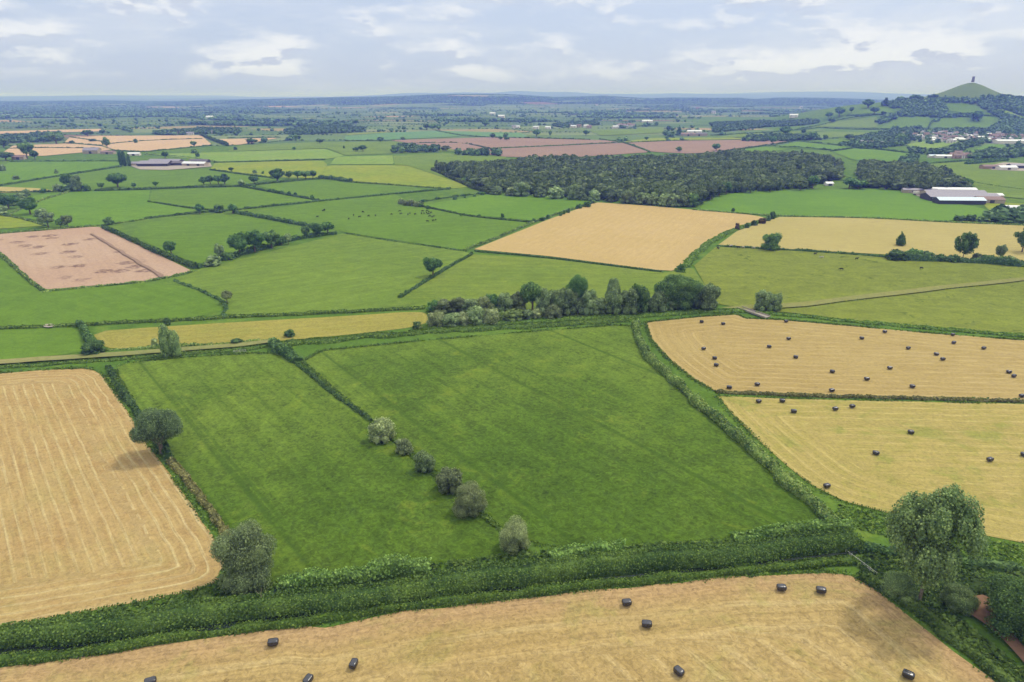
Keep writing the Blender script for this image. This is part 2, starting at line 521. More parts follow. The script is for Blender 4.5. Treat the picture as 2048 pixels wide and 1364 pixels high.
def chaikin(P, it=2, closed=False):
    P = np.asarray(P, float)
    for _ in range(it):
        if closed:
            Q = np.roll(P, -1, 0)
            P = np.stack([.75 * P + .25 * Q, .25 * P + .75 * Q], 1).reshape(-1, P.shape[1])
        else:
            A = .75 * P[:-1] + .25 * P[1:]; B = .25 * P[:-1] + .75 * P[1:]
            P = np.concatenate([P[:1], np.stack([A, B], 1).reshape(-1, P.shape[1]), P[-1:]])
    return P

def hedge_mesh(P, w, h, leaf, seed, gap=0.0, dens=1.5, mats=('hedge',), lump=.5, corr=None):
    rng = np.random.default_rng(seed)
    P, L = resample(P, max(leaf * .9, .6))
    n = len(P)
    T = unit(np.gradient(P, axis=0)); S = np.stack([-T[:, 1], T[:, 0], 0 * T[:, 0]], 1); S = unit(S)
    corr = corr or max(2.2 * h, 2 * leaf)
    st = L / n
    hm = 1 - lump + 2 * lump * smooth1(rng, n, st, corr)
    wm = 1 - lump * .7 + 1.4 * lump * smooth1(rng, n, st, corr)
    off = (smooth1(rng, n, st, corr * 3) - .5) * w * .35
    if gap > 0:
        g = smooth1(rng, n, st, corr * 3)
        hm = hm * np.where(g < gap, .25, 1)
    N = int(min(60000, max(60, dens * L * (w + 2 * h) / (leaf * leaf))))
    i = rng.integers(0, n, N); th = rng.uniform(0, math.pi, N); r = rng.uniform(.8, 1.1, N)
    c, s = np.cos(th), np.sin(th)
    sgn = np.sign(c) * np.abs(c) ** .7
    C = P[i] + T[i] * (rng.uniform(-.5, .5, N) * st * 1.5)[:, None] + S[i] * (off[i] + sgn * r * w / 2 * wm[i])[:, None]
    C[:, 2] = P[i][:, 2] + s ** .7 * r * h * hm[i]
    Nn = S[i] * c[:, None] + np.array([0, 0, 1]) * s[:, None]
    V, F = leaves(rng, C, Nn, leaf)
    m = 7
    ths = np.linspace(0, math.pi, m)
    CV = []
    for t in ths:
        cc = math.cos(t); ss = math.sin(t)
        a = P + S * (off + np.sign(cc) * abs(cc) ** .7 * .86 * w / 2 * wm)[:, None]
        a = a.copy(); a[:, 2] = P[:, 2] + ss ** .7 * .86 * h * hm - .05
        CV.append(a)
    CV = np.stack(CV, 1).reshape(-1, 3)
    base = len(V)
    ii, jj = np.meshgrid(np.arange(n - 1), np.arange(m - 1), indexing='ij')
    q = np.stack([ii * m + jj, ii * m + jj + 1, (ii + 1) * m + jj + 1, (ii + 1) * m + jj], -1).reshape(-1, 4) + base
    fan0 = np.arange(m)[None, ::-1] + base; fan1 = np.arange(m)[None] + base + (n - 1) * m
    return mesh_from('hedge', np.concatenate([V, CV]), [F, q, fan0, fan1], False, None, mats)

_hs = [0]
def hedge(pts, w, h, label, mat='hedge', name='hedge', cat='hedge', gap=0.0, leafpx=1.5, dens=1.5, lump=.5, smooth=True, group=None, kind=None, corr=None):
    P = np.array([G(*p) for p in pts])
    if smooth and len(P) > 2: P = chaikin(P, 2)
    dp = min(depth(p) for p in P)
    dm = float(np.mean([depth(p) for p in P]))
    leaf = max(.26, leafpx * (dp * .6 + dm * .4) / 683)
    P2, L = resample(P, max(leaf, 10))
    if P2[:, 1].max() > 1300: P2[:, 2] = terr(P2[:, 0], P2[:, 1])
    _hs[0] += 1
    c = P2.mean(0); c[2] = 0
    o = link(name, hedge_mesh(P2 - c, w, h, leaf, 500 + _hs[0], gap, dens, (mat,), lump, corr), None, c)
    return tag(o, label, cat, group, kind)

# ------------------------------------------------------------------ fields: sheets on the ground
_fz = [0]
FIELDPOLY = []

def field(name, pts, mat, round_=1, stripe=None, head=0.0, step=None, wob=.0, lift=None, label=None, cap=True):
    P = np.array([G(*p) for p in pts])
    if round_: P = chaikin(P, round_, True)
    ar = np.sum(P[:, 0] * np.roll(P[:, 1], -1) - P[:, 1] * np.roll(P[:, 0], -1))
    FIELDPOLY.append((P if ar < 0 else P[::-1])[:, :2].copy())
    dp = min(depth(p) for p in P)
    step = step or max(2.5, dp * .022)
    B, _ = resample(np.concatenate([P, P[:1]]), step)
    B = B[:-1]
    rng = np.random.default_rng(900 + _fz[0])
    if wob:
        nn = len(B); t = unit(np.roll(B, -1, 0) - np.roll(B, 1, 0))
        a = (smooth1(rng, nn, step, step * 3) - .5) * 2 * wob
        B[:, 0] += -t[:, 1] * a; B[:, 1] += t[:, 0] * a
    x0, y0 = B[:, 0].min(), B[:, 1].min(); x1, y1 = B[:, 0].max(), B[:, 1].max()
    gs = max(step, math.sqrt((x1 - x0) * (y1 - y0) / 12000.0))
    gx, gy = np.meshgrid(np.arange(x0, x1, gs), np.arange(y0, y1, gs))
    Q = np.stack([gx.ravel(), gy.ravel()], 1) + rng.uniform(-.12, .12, (gx.size, 2)) * gs
    # inside test and distance to the edge
    A0 = B[:, :2]; A1 = np.roll(A0, -1, 0)
    def inside(Q):
        c = np.zeros(len(Q), bool)
        for a, b in zip(A0, A1):
            if a[1] == b[1]: continue
            k = (a[1] > Q[:, 1]) != (b[1] > Q[:, 1])
            c ^= k & (Q[:, 0] < (b[0] - a[0]) * (Q[:, 1] - a[1]) / (b[1] - a[1]) + a[0])
        return c
    def edged(Q):
        best = np.full(len(Q), 1e9)
        for a, b in zip(A0, A1):
            d = b - a; l2 = max(d @ d, 1e-9)
            t = np.clip(((Q - a) @ d) / l2, 0, 1)
            best = np.minimum(best, np.hypot(*(Q - a - t[:, None] * d).T))
        return best
    Q = Q[inside(Q)]
    if len(Q): 
        eq = edged(Q); k = eq > gs * .45; Q = Q[k]; eq = eq[k]
    else: eq = np.zeros(0)
    c = np.array([A0[:, 0].mean(), A0[:, 1].mean()])
    allv = np.concatenate([A0, Q]) - c
    nb = len(A0)
    vs, es, fs, *_ = geometry.delaunay_2d_cdt([Vector(v) for v in allv], [(i, (i + 1) % nb) for i in range(nb)], [], 1, 1e-4)
    V = np.array([v[:] for v in vs]) + c
    ed = edged(V)
    _fz[0] += 1
    lift = lift if lift is not None else (.04 + .012 * _fz[0] + max(0, dp - 900) * .0006)
    Z = terr(V[:, 0], V[:, 1]) + lift
    T = np.array([list(f) for f in fs])
    # keep all faces upright
    n = np.cross(V[T[:, 1]] - V[T[:, 0]], V[T[:, 2]] - V[T[:, 0]])
    T[n < 0] = T[n < 0][:, ::-1]
    me = mesh_from(name, np.column_stack([V, Z]), [T], True, None, (mat,))
    if stripe:
        a = np.array(G(*stripe[0])[:2]); b = np.array(G(*stripe[1])[:2])
    else:
        a = A0[0]; b = A0[nb // 3]
    d = unit(b - a); nrm = np.array([-d[1], d[0]])
    s = (V - a) @ nrm; al = (V - a) @ d
    if head:
        k = ed < head; s = np.where(k, ed, s); 
    at = me.attributes.new('sw', 'FLOAT_VECTOR', 'POINT')
    at.data.foreach_set('vector', np.column_stack([s, al, ed]).astype(np.float32).ravel())
    o = link(name, me)
    return tag(o, label, None, None, 'structure')
# ------------------------------------------------------------------ the materials of this place
grass_mat('meadow', '#7d9850', '#5d7c38', '#909a4a', streak=.22, sp=2.4, yellow=.55, fine=.8, tuft=.6, hd=.42, big=.008)
grass_mat('meadow_far', '#7ba24a', '#6f9a45', '#8ea84c', streak=.14, yellow=.4, fine=.35, tuft=.45)
grass_mat('pasture', '#7a9853', '#749250', '#84994f', streak=.14, yellow=.4, fine=.3, tuft=.35)
grass_mat('pasture_bright', '#7ea054', '#769a50', '#88a058', streak=.14, yellow=.4, fine=.3, tuft=.3)
grass_mat('crop_green', '#7fa35d', '#759a5c', '#86a15c', streak=.12, yellow=.3, fine=.2, tuft=.2, big=.006)
grass_mat('hay_green', '#859d55', '#7c9550', '#939c55', streak=.2, yellow=.6, fine=.35, tuft=.4)
grass_mat('hay_olive', '#8b9d56', '#809650', '#97a058', streak=.2, yellow=.6, fine=.35, tuft=.4)
grass_mat('rough_meadow', '#929c58', '#8c9654', '#9ca25c', streak=.12, yellow=.55, fine=.4, tuft=.5, spots=.85, spotc='#5e6f30')
grass_mat('yellow_green', '#a3ac52', '#96a850', '#aeb058', streak=.2, yellow=.5, fine=.25)
grass_mat('pale_green', '#98b06a', '#8dac60', '#a6b670', streak=.2, yellow=.4, fine=.2)
grass_mat('blue_green', '#6f9c62', '#78a066', '#82a568', streak=.2, yellow=.3, fine=.2)
grass_mat('verge', '#5c8a3c', '#527f38', '#7a9a48', streak=.1, big=.03, yellow=.7, fine=.9, tuft=1.2)
straw_mat('stubble_front', '#ccb077', '#c5a76e', '#b2965f', '#dcc28c', spacing=7.0, stripe=.5, specks=.6, warm='#c6a276', wob=2.5, fine=.7, grow=.3, sharp=.5)
straw_mat('stubble_rows', '#cbab70', '#c5a169', '#b79059', '#e2c891', spacing=2.8, stripe=.6, specks=.35, wob=1.3, fine=.5, sharp=.5, grow=.12)
straw_mat('stubble_bales', '#cab37b', '#c5ad75', '#b9a166', '#d8c08c', spacing=4.5, stripe=.55, specks=.1, wob=1.2, fine=.4, sharp=.5)
straw_mat('stubble_weedy', '#c6b370', '#bfae6a', '#afa758', '#d3c17c', spacing=4.5, stripe=.6, specks=.1, wob=1.2, fine=.5, grow=.65, sharp=.5)
straw_mat('hay_strip', '#b6ac60', '#aea65a', '#a09850', '#bcb46e', spacing=6, stripe=.35, wob=3, grow=.3)
straw_mat('mown_tan', '#d7bd86', '#d2b87e', '#ccb478', '#dcc48e', spacing=7, stripe=.25, wob=4, fine=.2)
straw_mat('mown_yellow', '#cabb7e', '#c3b577', '#bfae70', '#cfc088', spacing=7, stripe=.25, wob=4, fine=.25)
straw_mat('far_tan', '#e0c29c', '#dabb93', '#d2b48a', '#e6caa6', spacing=9, stripe=.3, wob=5, fine=.2)
soil_mat('soil_blotched', '#d2b69c', '#cbac92', '#bda088', blot=.9)
soil_mat('soil_brown', '#a98f7c', '#ae9582', '#9c8472')
soil_mat('bare_earth', '#a07e64', '#94745c', '#866852')
soil_mat('track', '#a9a46c', '#9a9e62', '#8c9656')
soil_mat('worn_grass', '#a0a05f', '#999b5a', '#929a56')
soil_mat('pale_stone', '#c9c0b0', '#bdb4a6', '#b0a89c')
plain_mat('ditch_water', '#2c3a2a', rough=.25, spec=.5)

leaf_mat('hedge', '#67864a', '#48683d', '#86985a', tree=.12)
leaf_mat('hedge_dark', '#486640', '#40603a', '#5d7a48')
leaf_mat('nettles', '#648645', '#486a38', '#7a9850', leafv=.36, tree=.10)
leaf_mat('bright_shrub', '#7fa050', '#6d9146', '#9ab664', leafv=.5, k=.8)
leaf_mat('tall_grass', '#678a44', '#5b7f3c', '#86a050', leafv=.5)
leaf_mat('brown_reeds', '#7a7a4a', '#6c6f44', '#8f8a58')
leaf_mat('oak_dark', '#48683e', '#3f5f3a', '#5c7b46', tree=.2)
leaf_mat('oak_mid', '#557646', '#4c6e40', '#6c8a50', tree=.2)
leaf_mat('ash_dark', '#536b4e', '#4a6246', '#667c56', tree=.2)
leaf_mat('poplar_green', '#6a7f58', '#5c734d', '#8a9c68', tree=.22)
leaf_mat('willow_grey', '#748862', '#677d57', '#8a9c70', tree=.2)
leaf_mat('sallow_grey', '#7f8a66', '#727f5b', '#949c78', tree=.25)
leaf_mat('sallow_brown', '#6a7659', '#5f6b50', '#7d8764', tree=.25)
leaf_mat('willow_near', '#76865c', '#6c7d54', '#8c9a6a', tree=.25, k=1.5)
leaf_mat('willow_pale', '#7f946c', '#72885f', '#95a87c', tree=.2)
leaf_mat('shrub_light', '#768c54', '#6d8350', '#8a9c60', tree=.25)
leaf_mat('copper', '#5a524a', '#504a44', '#665c52')
leaf_mat('wood', '#6a8258', '#435c40', '#7c8e6e', tree=.075, leafv=.25, k=.8)
leaf_mat('farwood', '#4d6848', '#445f44', '#5a7450', tree=.02, leafv=.3, transl=0)
m = NT('bark'); MATS['bark'] = m.diffuse(m.scale(hexc('#8a7e6c', .7), m.ramp(m.noise(m.pos(), 2.0, 4), .3, .7, .6, 1.2)), .9, .1)

# ground far beyond the mapped fields: greens and a few cut fields
FARM = []
for i, c in enumerate(['#86a268', '#90a870', '#7c9a62', '#9caf7a', '#74925f', '#889f66', '#d0b890', '#beb282', '#87946c', '#a08e70', '#7f9a6a', '#b2b584']):
    plain_mat('farm%d' % i, c, k=.48, var=.10, sc_=.01, rough=1, spec=0); FARM.append('farm%d' % i)

plain_mat('wood_floor', '#3f5a3a', k=.6, var=.2, sc_=.02, rough=1, spec=0); FARM.append('wood_floor')
# ------------------------------------------------------------------ ground sheet
ang = np.concatenate([np.linspace(-52, 52, 261), np.linspace(54, 306, 64)]) * math.pi / 180
rad = np.concatenate([[0.0], np.geomspace(20, 31000, 520)])
aa, rr = np.meshgrid(ang, rad[1:], indexing='ij')
X = rr * np.sin(aa); Y = rr * np.cos(aa)
V = np.column_stack([X.ravel(), Y.ravel(), terr(X, Y).ravel()])
na, nr_ = len(ang), len(rad) - 1
ii, jj = np.meshgrid(np.arange(na), np.arange(nr_ - 1), indexing='ij')
i2 = (ii + 1) % na
q = np.stack([ii * nr_ + jj, ii * nr_ + jj + 1, i2 * nr_ + jj + 1, i2 * nr_ + jj], -1).reshape(-1, 4)[:, ::-1]
V = np.concatenate([V, [[0, 0, 0]]])
k = np.arange(na); t = np.stack([k * nr_, np.full(na, len(V) - 1), ((k + 1) % na) * nr_], 1)[:, ::-1]
m = NT('ground'); p = m.pos()
nb = m.noise(p, .006, 4, .6); nm_ = m.noise(p, .09, 4, .65); nf = m.noise(p, .8, 4, .7)
colr = m.mix(m.ramp(nb, .38, .62), hexc('#5f8c40', KG), hexc('#6d9647', KG))
colr = m.mix(m.ramp(nm_, .5, .72, 0, .6), colr, hexc('#7f9c4c', KG))
colr = m.scale(colr, m.math('ADD', m.ramp(nf, .25, .75, .78, 1.22), m.ramp(nm_, .3, .7, -.14, .14)))
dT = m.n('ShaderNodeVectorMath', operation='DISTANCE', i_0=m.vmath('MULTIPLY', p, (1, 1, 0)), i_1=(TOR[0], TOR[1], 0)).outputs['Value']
colr = m.mix(m.ramp(dT, 150, 260, .85, 0), colr, hexc('#7c9a62', KG))     # rough grazed grass on the cone hill, muted to paint in the haze
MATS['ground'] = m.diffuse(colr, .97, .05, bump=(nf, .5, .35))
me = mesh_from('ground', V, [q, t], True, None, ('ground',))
me.validate()
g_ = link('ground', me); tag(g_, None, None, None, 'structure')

# ------------------------------------------------------------------ light: sky with thin cloud, and a soft sun
SUN_EL, SUN_AZ = 56.0, 52.0            # azimuth clockwise from the view direction (+Y)
W = bpy.data.worlds.new('World'); sc.world = W; W.use_nodes = True
t_ = W.node_tree; t_.nodes.clear()
w = NT.__new__(NT); w.t = t_
out = w.n('ShaderNodeOutputWorld')
sky = w.n('ShaderNodeTexSky', sky_type='NISHITA', sun_disc=False)
sky.sun_elevation = math.radians(SUN_EL); sky.sun_rotation = math.radians(SUN_AZ)
sky.altitude = 100; sky.air_density = 1.0; sky.dust_density = 2.0; sky.ozone_density = 1.0
SKS = .10
dirv = w.n('ShaderNodeTexCoord').outputs['Generated']
def cloudfield(dz):
    v = w.vmath('ADD', dirv, (0, 0, dz))
    a = w.noise(w.vmath('MULTIPLY', v, (5.6, 5.6, 16.0)), 1.8, 9, .56, .2)
    b = w.noise(w.vmath('ADD', w.vmath('MULTIPLY', v, (3.0, 3.0, 13.0)), (3.1, .7, 2.2)), 1.5, 5, .55, .3)
    return a, b
ca, cb = cloudfield(0.0)
ua, ub = cloudfield(.011)
zz = w.n('ShaderNodeSeparateXYZ', i_0=dirv).outputs[2]
cover = w.math('ADD', w.math('MULTIPLY', ca, .62), w.math('MULTIPLY', cb, .38))
above = w.math('ADD', w.math('MULTIPLY', ua, .62), w.math('MULTIPLY', ub, .38))
amt = w.math('MULTIPLY', w.ramp(cover, .455, .605), w.ramp(zz, .010, .040, .15, 1.0))
shade = w.ramp(w.math('SUBTRACT', above, cover), -.012, .04, 0, 1)
veil = w.math('MULTIPLY', w.ramp(cb, .36, .62), w.ramp(zz, .0, .10, .25, .85))
base = w.mix(.74, w.scale(sky.outputs[0], SKS), (.60, .70, .93, 1))
base = w.mix(w.math('MULTIPLY', veil, .55), base, (.78, .82, .90, 1))
cl = w.mix(w.math('MULTIPLY', shade, .8), (.87, .89, .94, 1), (.49, .55, .71, 1))
fin = w.mix(w.math('MULTIPLY', amt, .85), base, cl)
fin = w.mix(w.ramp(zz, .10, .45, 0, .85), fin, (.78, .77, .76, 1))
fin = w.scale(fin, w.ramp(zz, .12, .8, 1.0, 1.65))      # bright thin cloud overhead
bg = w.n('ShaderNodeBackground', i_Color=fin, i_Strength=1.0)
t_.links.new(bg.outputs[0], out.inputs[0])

sd = bpy.data.lights.new('sun', 'SUN'); sd.energy = 2.3; sd.angle = math.radians(6); sd.color = (1, .93, .80)
so = bpy.data.objects.new('sun', sd); COL.objects.link(so)
el, az = math.radians(SUN_EL), math.radians(SUN_AZ)
sv = Vector((math.sin(az) * math.cos(el), math.cos(az) * math.cos(el), math.sin(el)))
so.rotation_euler = sv.to_track_quat('Z', 'Y').to_euler(); so.location = sv * 300

# the air
HAZE = 1.55e-4
bm = bmesh.new(); bmesh.ops.create_cube(bm, size=1.0)
bmesh.ops.scale(bm, vec=(64000, 64000, 186), verts=bm.verts); bmesh.ops.translate(bm, vec=(0, 0, 91), verts=bm.verts)
me = bpy.data.meshes.new('haze'); bm.to_mesh(me); bm.free()
m = NT('haze')
pv = m.n('ShaderNodeVolumePrincipled'); pv.inputs['Color'].default_value = (.18, .255, 1.0, 1); pv.inputs['Density'].default_value = HAZE
pv.inputs['Absorption Color'].default_value = (.9, .95, 1, 1)
pv.inputs['Anisotropy'].default_value = .0
m.t.links.new(pv.outputs[0], m.out.inputs['Volume'])
me.materials.append(m.m)
tag(link('haze', me), 'pale summer haze over the flat farmland', None, None, 'stuff')

sc.render.engine = 'CYCLES'
sc.cycles.max_bounces = 4; sc.cycles.diffuse_bounces = 3; sc.cycles.glossy_bounces = 1; sc.cycles.transmission_bounces = 1
sc.cycles.volume_bounces = 0; sc.cycles.transparent_max_bounces = 2
sc.cycles.use_denoising = True
try: sc.cycles.denoiser = 'OPENIMAGEDENOISE'
except Exception: pass
sc.cycles.caustics_reflective = False; sc.cycles.caustics_refractive = False
sc.view_settings.view_transform = 'Standard'; sc.view_settings.look = 'None'
sc.view_settings.exposure = 0.06; sc.view_settings.gamma = 1.0

# ------------------------------------------------------------------ many small crowns in one mesh (woods nobody could count)
_un = {}
def unit_scatter(var, nq, leaf):
    k = (var, nq)
    if k not in _un:
        V, F, T, C = crown(4000 + var, ['oak', 'willow', 'ash', 'willow'][var % 4], nq, leaf, core=0)
        iv, it = ico(2 if nq > 60 else 1)
        rng = np.random.default_rng(var)
        cv = iv * np.array([.40, .40, .42]) * (1 + .16 * np.sin(iv @ rng.normal(0, 4, 3)))[:, None] + [0, 0, .46]
        _un[k] = (np.concatenate([V, cv]), F, it + len(V))
    return _un[k]

def scatter(name, pts, Wd, Ht, nq, leaf, mat, seed, label=None, sink=.04):
    rng = np.random.default_rng(seed)
    Vs, Fs, Ts = [], [], []; off = 0
    for p, w_, h_ in zip(pts, Wd, Ht):
        V, F, T = unit_scatter(int(rng.integers(0, 6)), nq, leaf)
        a = rng.uniform(0, 6.283); c, s = math.cos(a), math.sin(a)
        X = V[:, 0] * c - V[:, 1] * s; Y = V[:, 0] * s + V[:, 1] * c
        Vs.append(np.column_stack([X * w_ + p[0], Y * w_ + p[1], (V[:, 2] - sink) * h_ + p[2]])); Fs.append(F + off); Ts.append(T + off); off += len(V)
    F = np.concatenate(Fs); T = np.concatenate(Ts)
    pol = [F, T] if len(F) else [T]
    o = link(name, mesh_from(name, np.concatenate(Vs), pol, False, None, (mat,)))
    return tag(o, label, None, None, 'stuff')

def inpoly(poly, Q):
    poly = np.asarray(poly, float); c = np.zeros(len(Q), bool)
    for a, b in zip(poly, np.roll(poly, -1, 0)):
        if a[1] == b[1]: continue
        k = (a[1] > Q[:, 1]) != (b[1] > Q[:, 1])
        c ^= k & (Q[:, 0] < (b[0] - a[0]) * (Q[:, 1] - a[1]) / (b[1] - a[1]) + a[0])
    return c
# ================================================================== fields
F = field
# ---- foreground
F('stubble_field', [(-260, 1368), (0, 1337), (150, 1318), (330, 1288), (480, 1265), (565, 1255), (650, 1254), (735, 1237), (810, 1222), (960, 1208), (1100, 1190), (1260, 1174), (1420, 1158),
   (1560, 1148), (1650, 1144), (1695, 1149), (1745, 1176), (1800, 1215), (1870, 1270), (1940, 1325), (1990, 1364), (2090, 1452), (2160, 1540), (-260, 1540)], 'stubble_front', round_=0, stripe=((1300, 1190), (1480, 1330)), head=17, step=2.0, wob=.5)
F('stubble_field', [(-260, 762), (0, 747), (60, 742), (120, 739), (165, 737), (190, 741), (207, 753), (240, 800), (290, 880), (340, 950), (390, 1020), (432, 1080), (451, 1125), (448, 1150), (425, 1168),
   (370, 1185), (250, 1208), (120, 1232), (0, 1253), (-260, 1300)], 'stubble_rows', round_=0, stripe=((212, 760), (430, 1080)), head=13, step=2.0, wob=.35)
F('grass_field', [(228, 738), (260, 724), (400, 713), (540, 705), (575, 716), (660, 783), (742, 846), (850, 938), (940, 1015), (1040, 1096), (1050, 1104), (900, 1122), (700, 1150), (560, 1168), (505, 1160), (470, 1090),
   (420, 1020), (345, 905), (300, 850), (262, 795)], 'meadow', stripe=((300, 850), (470, 1090)), step=2.5, wob=.3)
F('grass_field', [(590, 708), (800, 686), (1000, 669), (1150, 657), (1255, 649), (1266, 662), (1287, 702), (1340, 765), (1420, 837), (1500, 905), (1580, 972), (1655, 1045), (1650, 1058), (1500, 1074), (1300, 1090), (1062, 1101),
   (945, 1005), (850, 925), (742, 838), (665, 775)], 'meadow', stripe=((742, 838), (1062, 1101)), step=3, wob=.3)
F('stubble_field', [(1292, 645), (1340, 640), (1400, 634), (1472, 629), (1492, 637), (1560, 640), (1700, 652), (1850, 666), (2048, 681), (2240, 696), (2240, 808), (2048, 799), (1850, 796), (1650, 791), (1500, 786), (1432, 783), (1385, 757),
   (1335, 716), (1302, 678)], 'stubble_bales', round_=0, stripe=((1500, 786), (2048, 799)), head=24, step=3, wob=.4)
F('stubble_field', [(1436, 793), (1600, 798), (1850, 804), (2048, 809), (2240, 816), (2240, 1116), (2048, 1087), (1950, 1069), (1850, 1045), (1760, 1022), (1685, 1003), (1625, 972), (1565, 925), (1505, 868), (1462, 826)], 'stubble_weedy',
  round_=0, stripe=((1500, 798), (2048, 812)), head=20, step=3, wob=.4)
NEAREDGE = [(P.copy(), .9) for P in FIELDPOLY]
EDGE_SIGN = 1.0
# ---- behind the drove
F('hay_field', [(182, 664), (300, 655), (500, 643), (700, 632), (845, 622), (858, 634), (850, 652), (700, 670), (500, 687), (350, 696), (222, 699), (203, 690)], 'hay_strip', stripe=((300, 665), (800, 632)), head=6, step=3)
F('grass_field', [(-160, 667), (0, 660), (90, 655), (150, 655), (165, 675), (178, 692), (165, 707), (0, 720), (-160, 734)], 'pasture')
F('grass_field', [(-200, 470), (0, 512), (85, 583), (340, 562), (440, 605), (445, 628), (300, 644), (0, 656), (-200, 664)], 'pasture')
F('ploughed_field', [(-70, 478), (0, 468), (195, 453), (217, 461), (388, 544), (300, 562), (85, 580), (-2, 505)], 'soil_blotched', stripe=((215, 462), (310, 560)), round_=0)
F('grass_field', [(230, 454), (420, 428), (500, 432), (622, 463), (600, 473), (440, 519), (395, 534)], 'pasture')
F('hay_field', [(350, 559), (400, 539), (690, 466), (930, 503), (943, 508), (800, 593), (858, 602), (850, 617), (450, 631), (452, 610), (440, 602)], 'hay_green', stripe=((500, 560), (900, 505)), round_=0)
F('hay_field', [(947, 509), (1100, 518), (1325, 546), (1385, 535), (1430, 600), (1260, 640), (858, 616), (858, 602), (802, 595)], 'hay_olive', stripe=((900, 560), (1300, 560)), round_=0)
F('grass_field', [(505, 427), (640, 402), (790, 388), (838, 413), (940, 434), (1060, 446), (945, 497), (928, 501), (690, 465), (640, 452)], 'pasture', round_=0)
F('grass_field', [(845, 410), (985, 388), (1090, 393), (1182, 403), (1072, 442), (930, 429)], 'pasture_bright', round_=0)
F('mown_field', [(948, 499), (1095, 440), (1192, 405), (1300, 412), (1500, 430), (1530, 435), (1470, 458), (1415, 486), (1358, 542), (1325, 542), (1100, 513)], 'mown_tan', stripe=((948, 499), (1190, 405)), head=10, round_=0)
F('mown_field', [(1437, 490), (1475, 462), (1560, 434), (1750, 437), (2048, 452), (2200, 460), (2200, 540), (2048, 526), (1800, 511), (1600, 500)], 'mown_yellow', stripe=((1600, 470), (2048, 480)), head=10, round_=0)
F('grass_field', [(1385, 419), (1455, 384), (1600, 381), (1760, 377), (1822, 385), (1870, 404), (1960, 413), (1990, 433), (1900, 444), (1750, 435), (1560, 432), (1440, 424)], 'crop_green', stripe=((1400, 420), (1900, 430)))
F('grass_field', [(1960, 402), (2048, 408), (2200, 415), (2200, 458), (2048, 450), (1900, 442), (1990, 433)], 'yellow_green', round_=0)
F('rough_field', [(1388, 532), (1432, 494), (1600, 503), (1780, 515), (2048, 533), (2240, 545), (2240, 690), (2048, 672), (1850, 653), (1700, 641), (1600, 628), (1500, 620), (1432, 608)], 'rough_meadow', round_=0)
# ---- middle distance
F('grass_field', [(512, 371), (625, 360), (700, 366), (858, 379), (700, 397), (640, 402)], 'pasture', round_=0)
F('grass_field', [(304, 383), (478, 374), (634, 402), (480, 419), (393, 417), (297, 403)], 'pasture', round_=0)
F('grass_field', [(62, 392), (140, 384), (300, 381), (297, 404), (394, 422), (300, 436), (225, 448), (145, 455), (20, 430)], 'pasture_bright', round_=0)
F('grass_field', [(-120, 432), (18, 431), (90, 452), (-120, 466)], 'yellow_green', round_=0)
F('grass_field', [(-120, 385), (0, 373), (115, 354), (240, 335), (420, 341), (545, 357), (478, 373), (190, 380), (40, 385)], 'pasture', round_=0)
F('grass_field', [(-60, 360), (22, 324), (235, 323), (240, 332), (115, 351), (0, 369), (-60, 372)], 'pasture_bright', round_=0)
F('mown_field', [(-120, 376), (0, 374), (80, 377), (115, 383), (0, 386), (-120, 392)], 'mown_yellow', round_=0)
F('hay_field', [(640, 358), (655, 331), (813, 331), (943, 374), (899, 378), (700, 362)], 'yellow_green', stripe=((660, 340), (900, 372)), round_=0)
F('grass_field', [(790, 330), (786, 312), (880, 306), (1015, 314), (1000, 322), (868, 337), (872, 345), (968, 384), (945, 374), (815, 331)], 'hay_green', round_=0)
F('grass_field', [(660, 329), (672, 314), (785, 311), (788, 329)], 'pale_green', round_=0)
F('hay_field', [(430, 326), (645, 321), (655, 330), (640, 357), (548, 355), (420, 340)], 'yellow_green', round_=0)
F('hay_field', [(300, 309), (650, 298), (690, 312), (650, 319), (430, 324)], 'pale_green', round_=0)
F('grass_field', [(455, 303), (480, 291), (650, 284), (790, 283), (930, 303), (880, 304), (690, 311), (655, 297)], 'hay_green', round_=0)
F('mown_field', [(0, 310), (25, 292), (130, 287), (200, 292), (225, 300), (80, 313)], 'far_tan', round_=0)
F('mown_field', [(130, 285), (140, 274), (200, 272), (402, 271), (424, 290), (285, 304), (228, 300), (205, 291)], 'far_tan', round_=0)
F('mown_field', [(432, 279), (560, 276), (480, 290), (455, 291)], 'far_tan', round_=0)
F('mown_field', [(-100, 268), (0, 263), (210, 258), (212, 263), (0, 268), (-100, 274)], 'far_tan', round_=0)
F('ploughed_field', [(780, 281), (980, 275), (1215, 281), (1245, 286), (1300, 305), (1120, 317), (1010, 314), (930, 303)], 'soil_brown', stripe=((900, 300), (1240, 288)), round_=0)
F('ploughed_field', [(1255, 286), (1348, 282), (1540, 279), (1580, 284), (1437, 304), (1380, 308), (1300, 304)], 'soil_brown', stripe=((1300, 300), (1560, 284)), round_=0)
F('grass_field', [(790, 265), (870, 262), (928, 273), (780, 280), (690, 282), (690, 272)], 'blue_green', round_=0)
F('grass_field', [(875, 262), (1040, 266), (1060, 275), (980, 274), (932, 273)], 'blue_green', round_=0)
F('grass_field', [(700, 268), (770, 264), (788, 265), (690, 271)], 'yellow_green', round_=0)
F('grass_field', [(1240, 285), (1300, 277), (1440, 275), (1520, 278), (1345, 281)], 'yellow_green', round_=0)
F('grass_field', [(1180, 262), (1320, 256), (1330, 266), (1200, 272)], 'hay_green', round_=0)
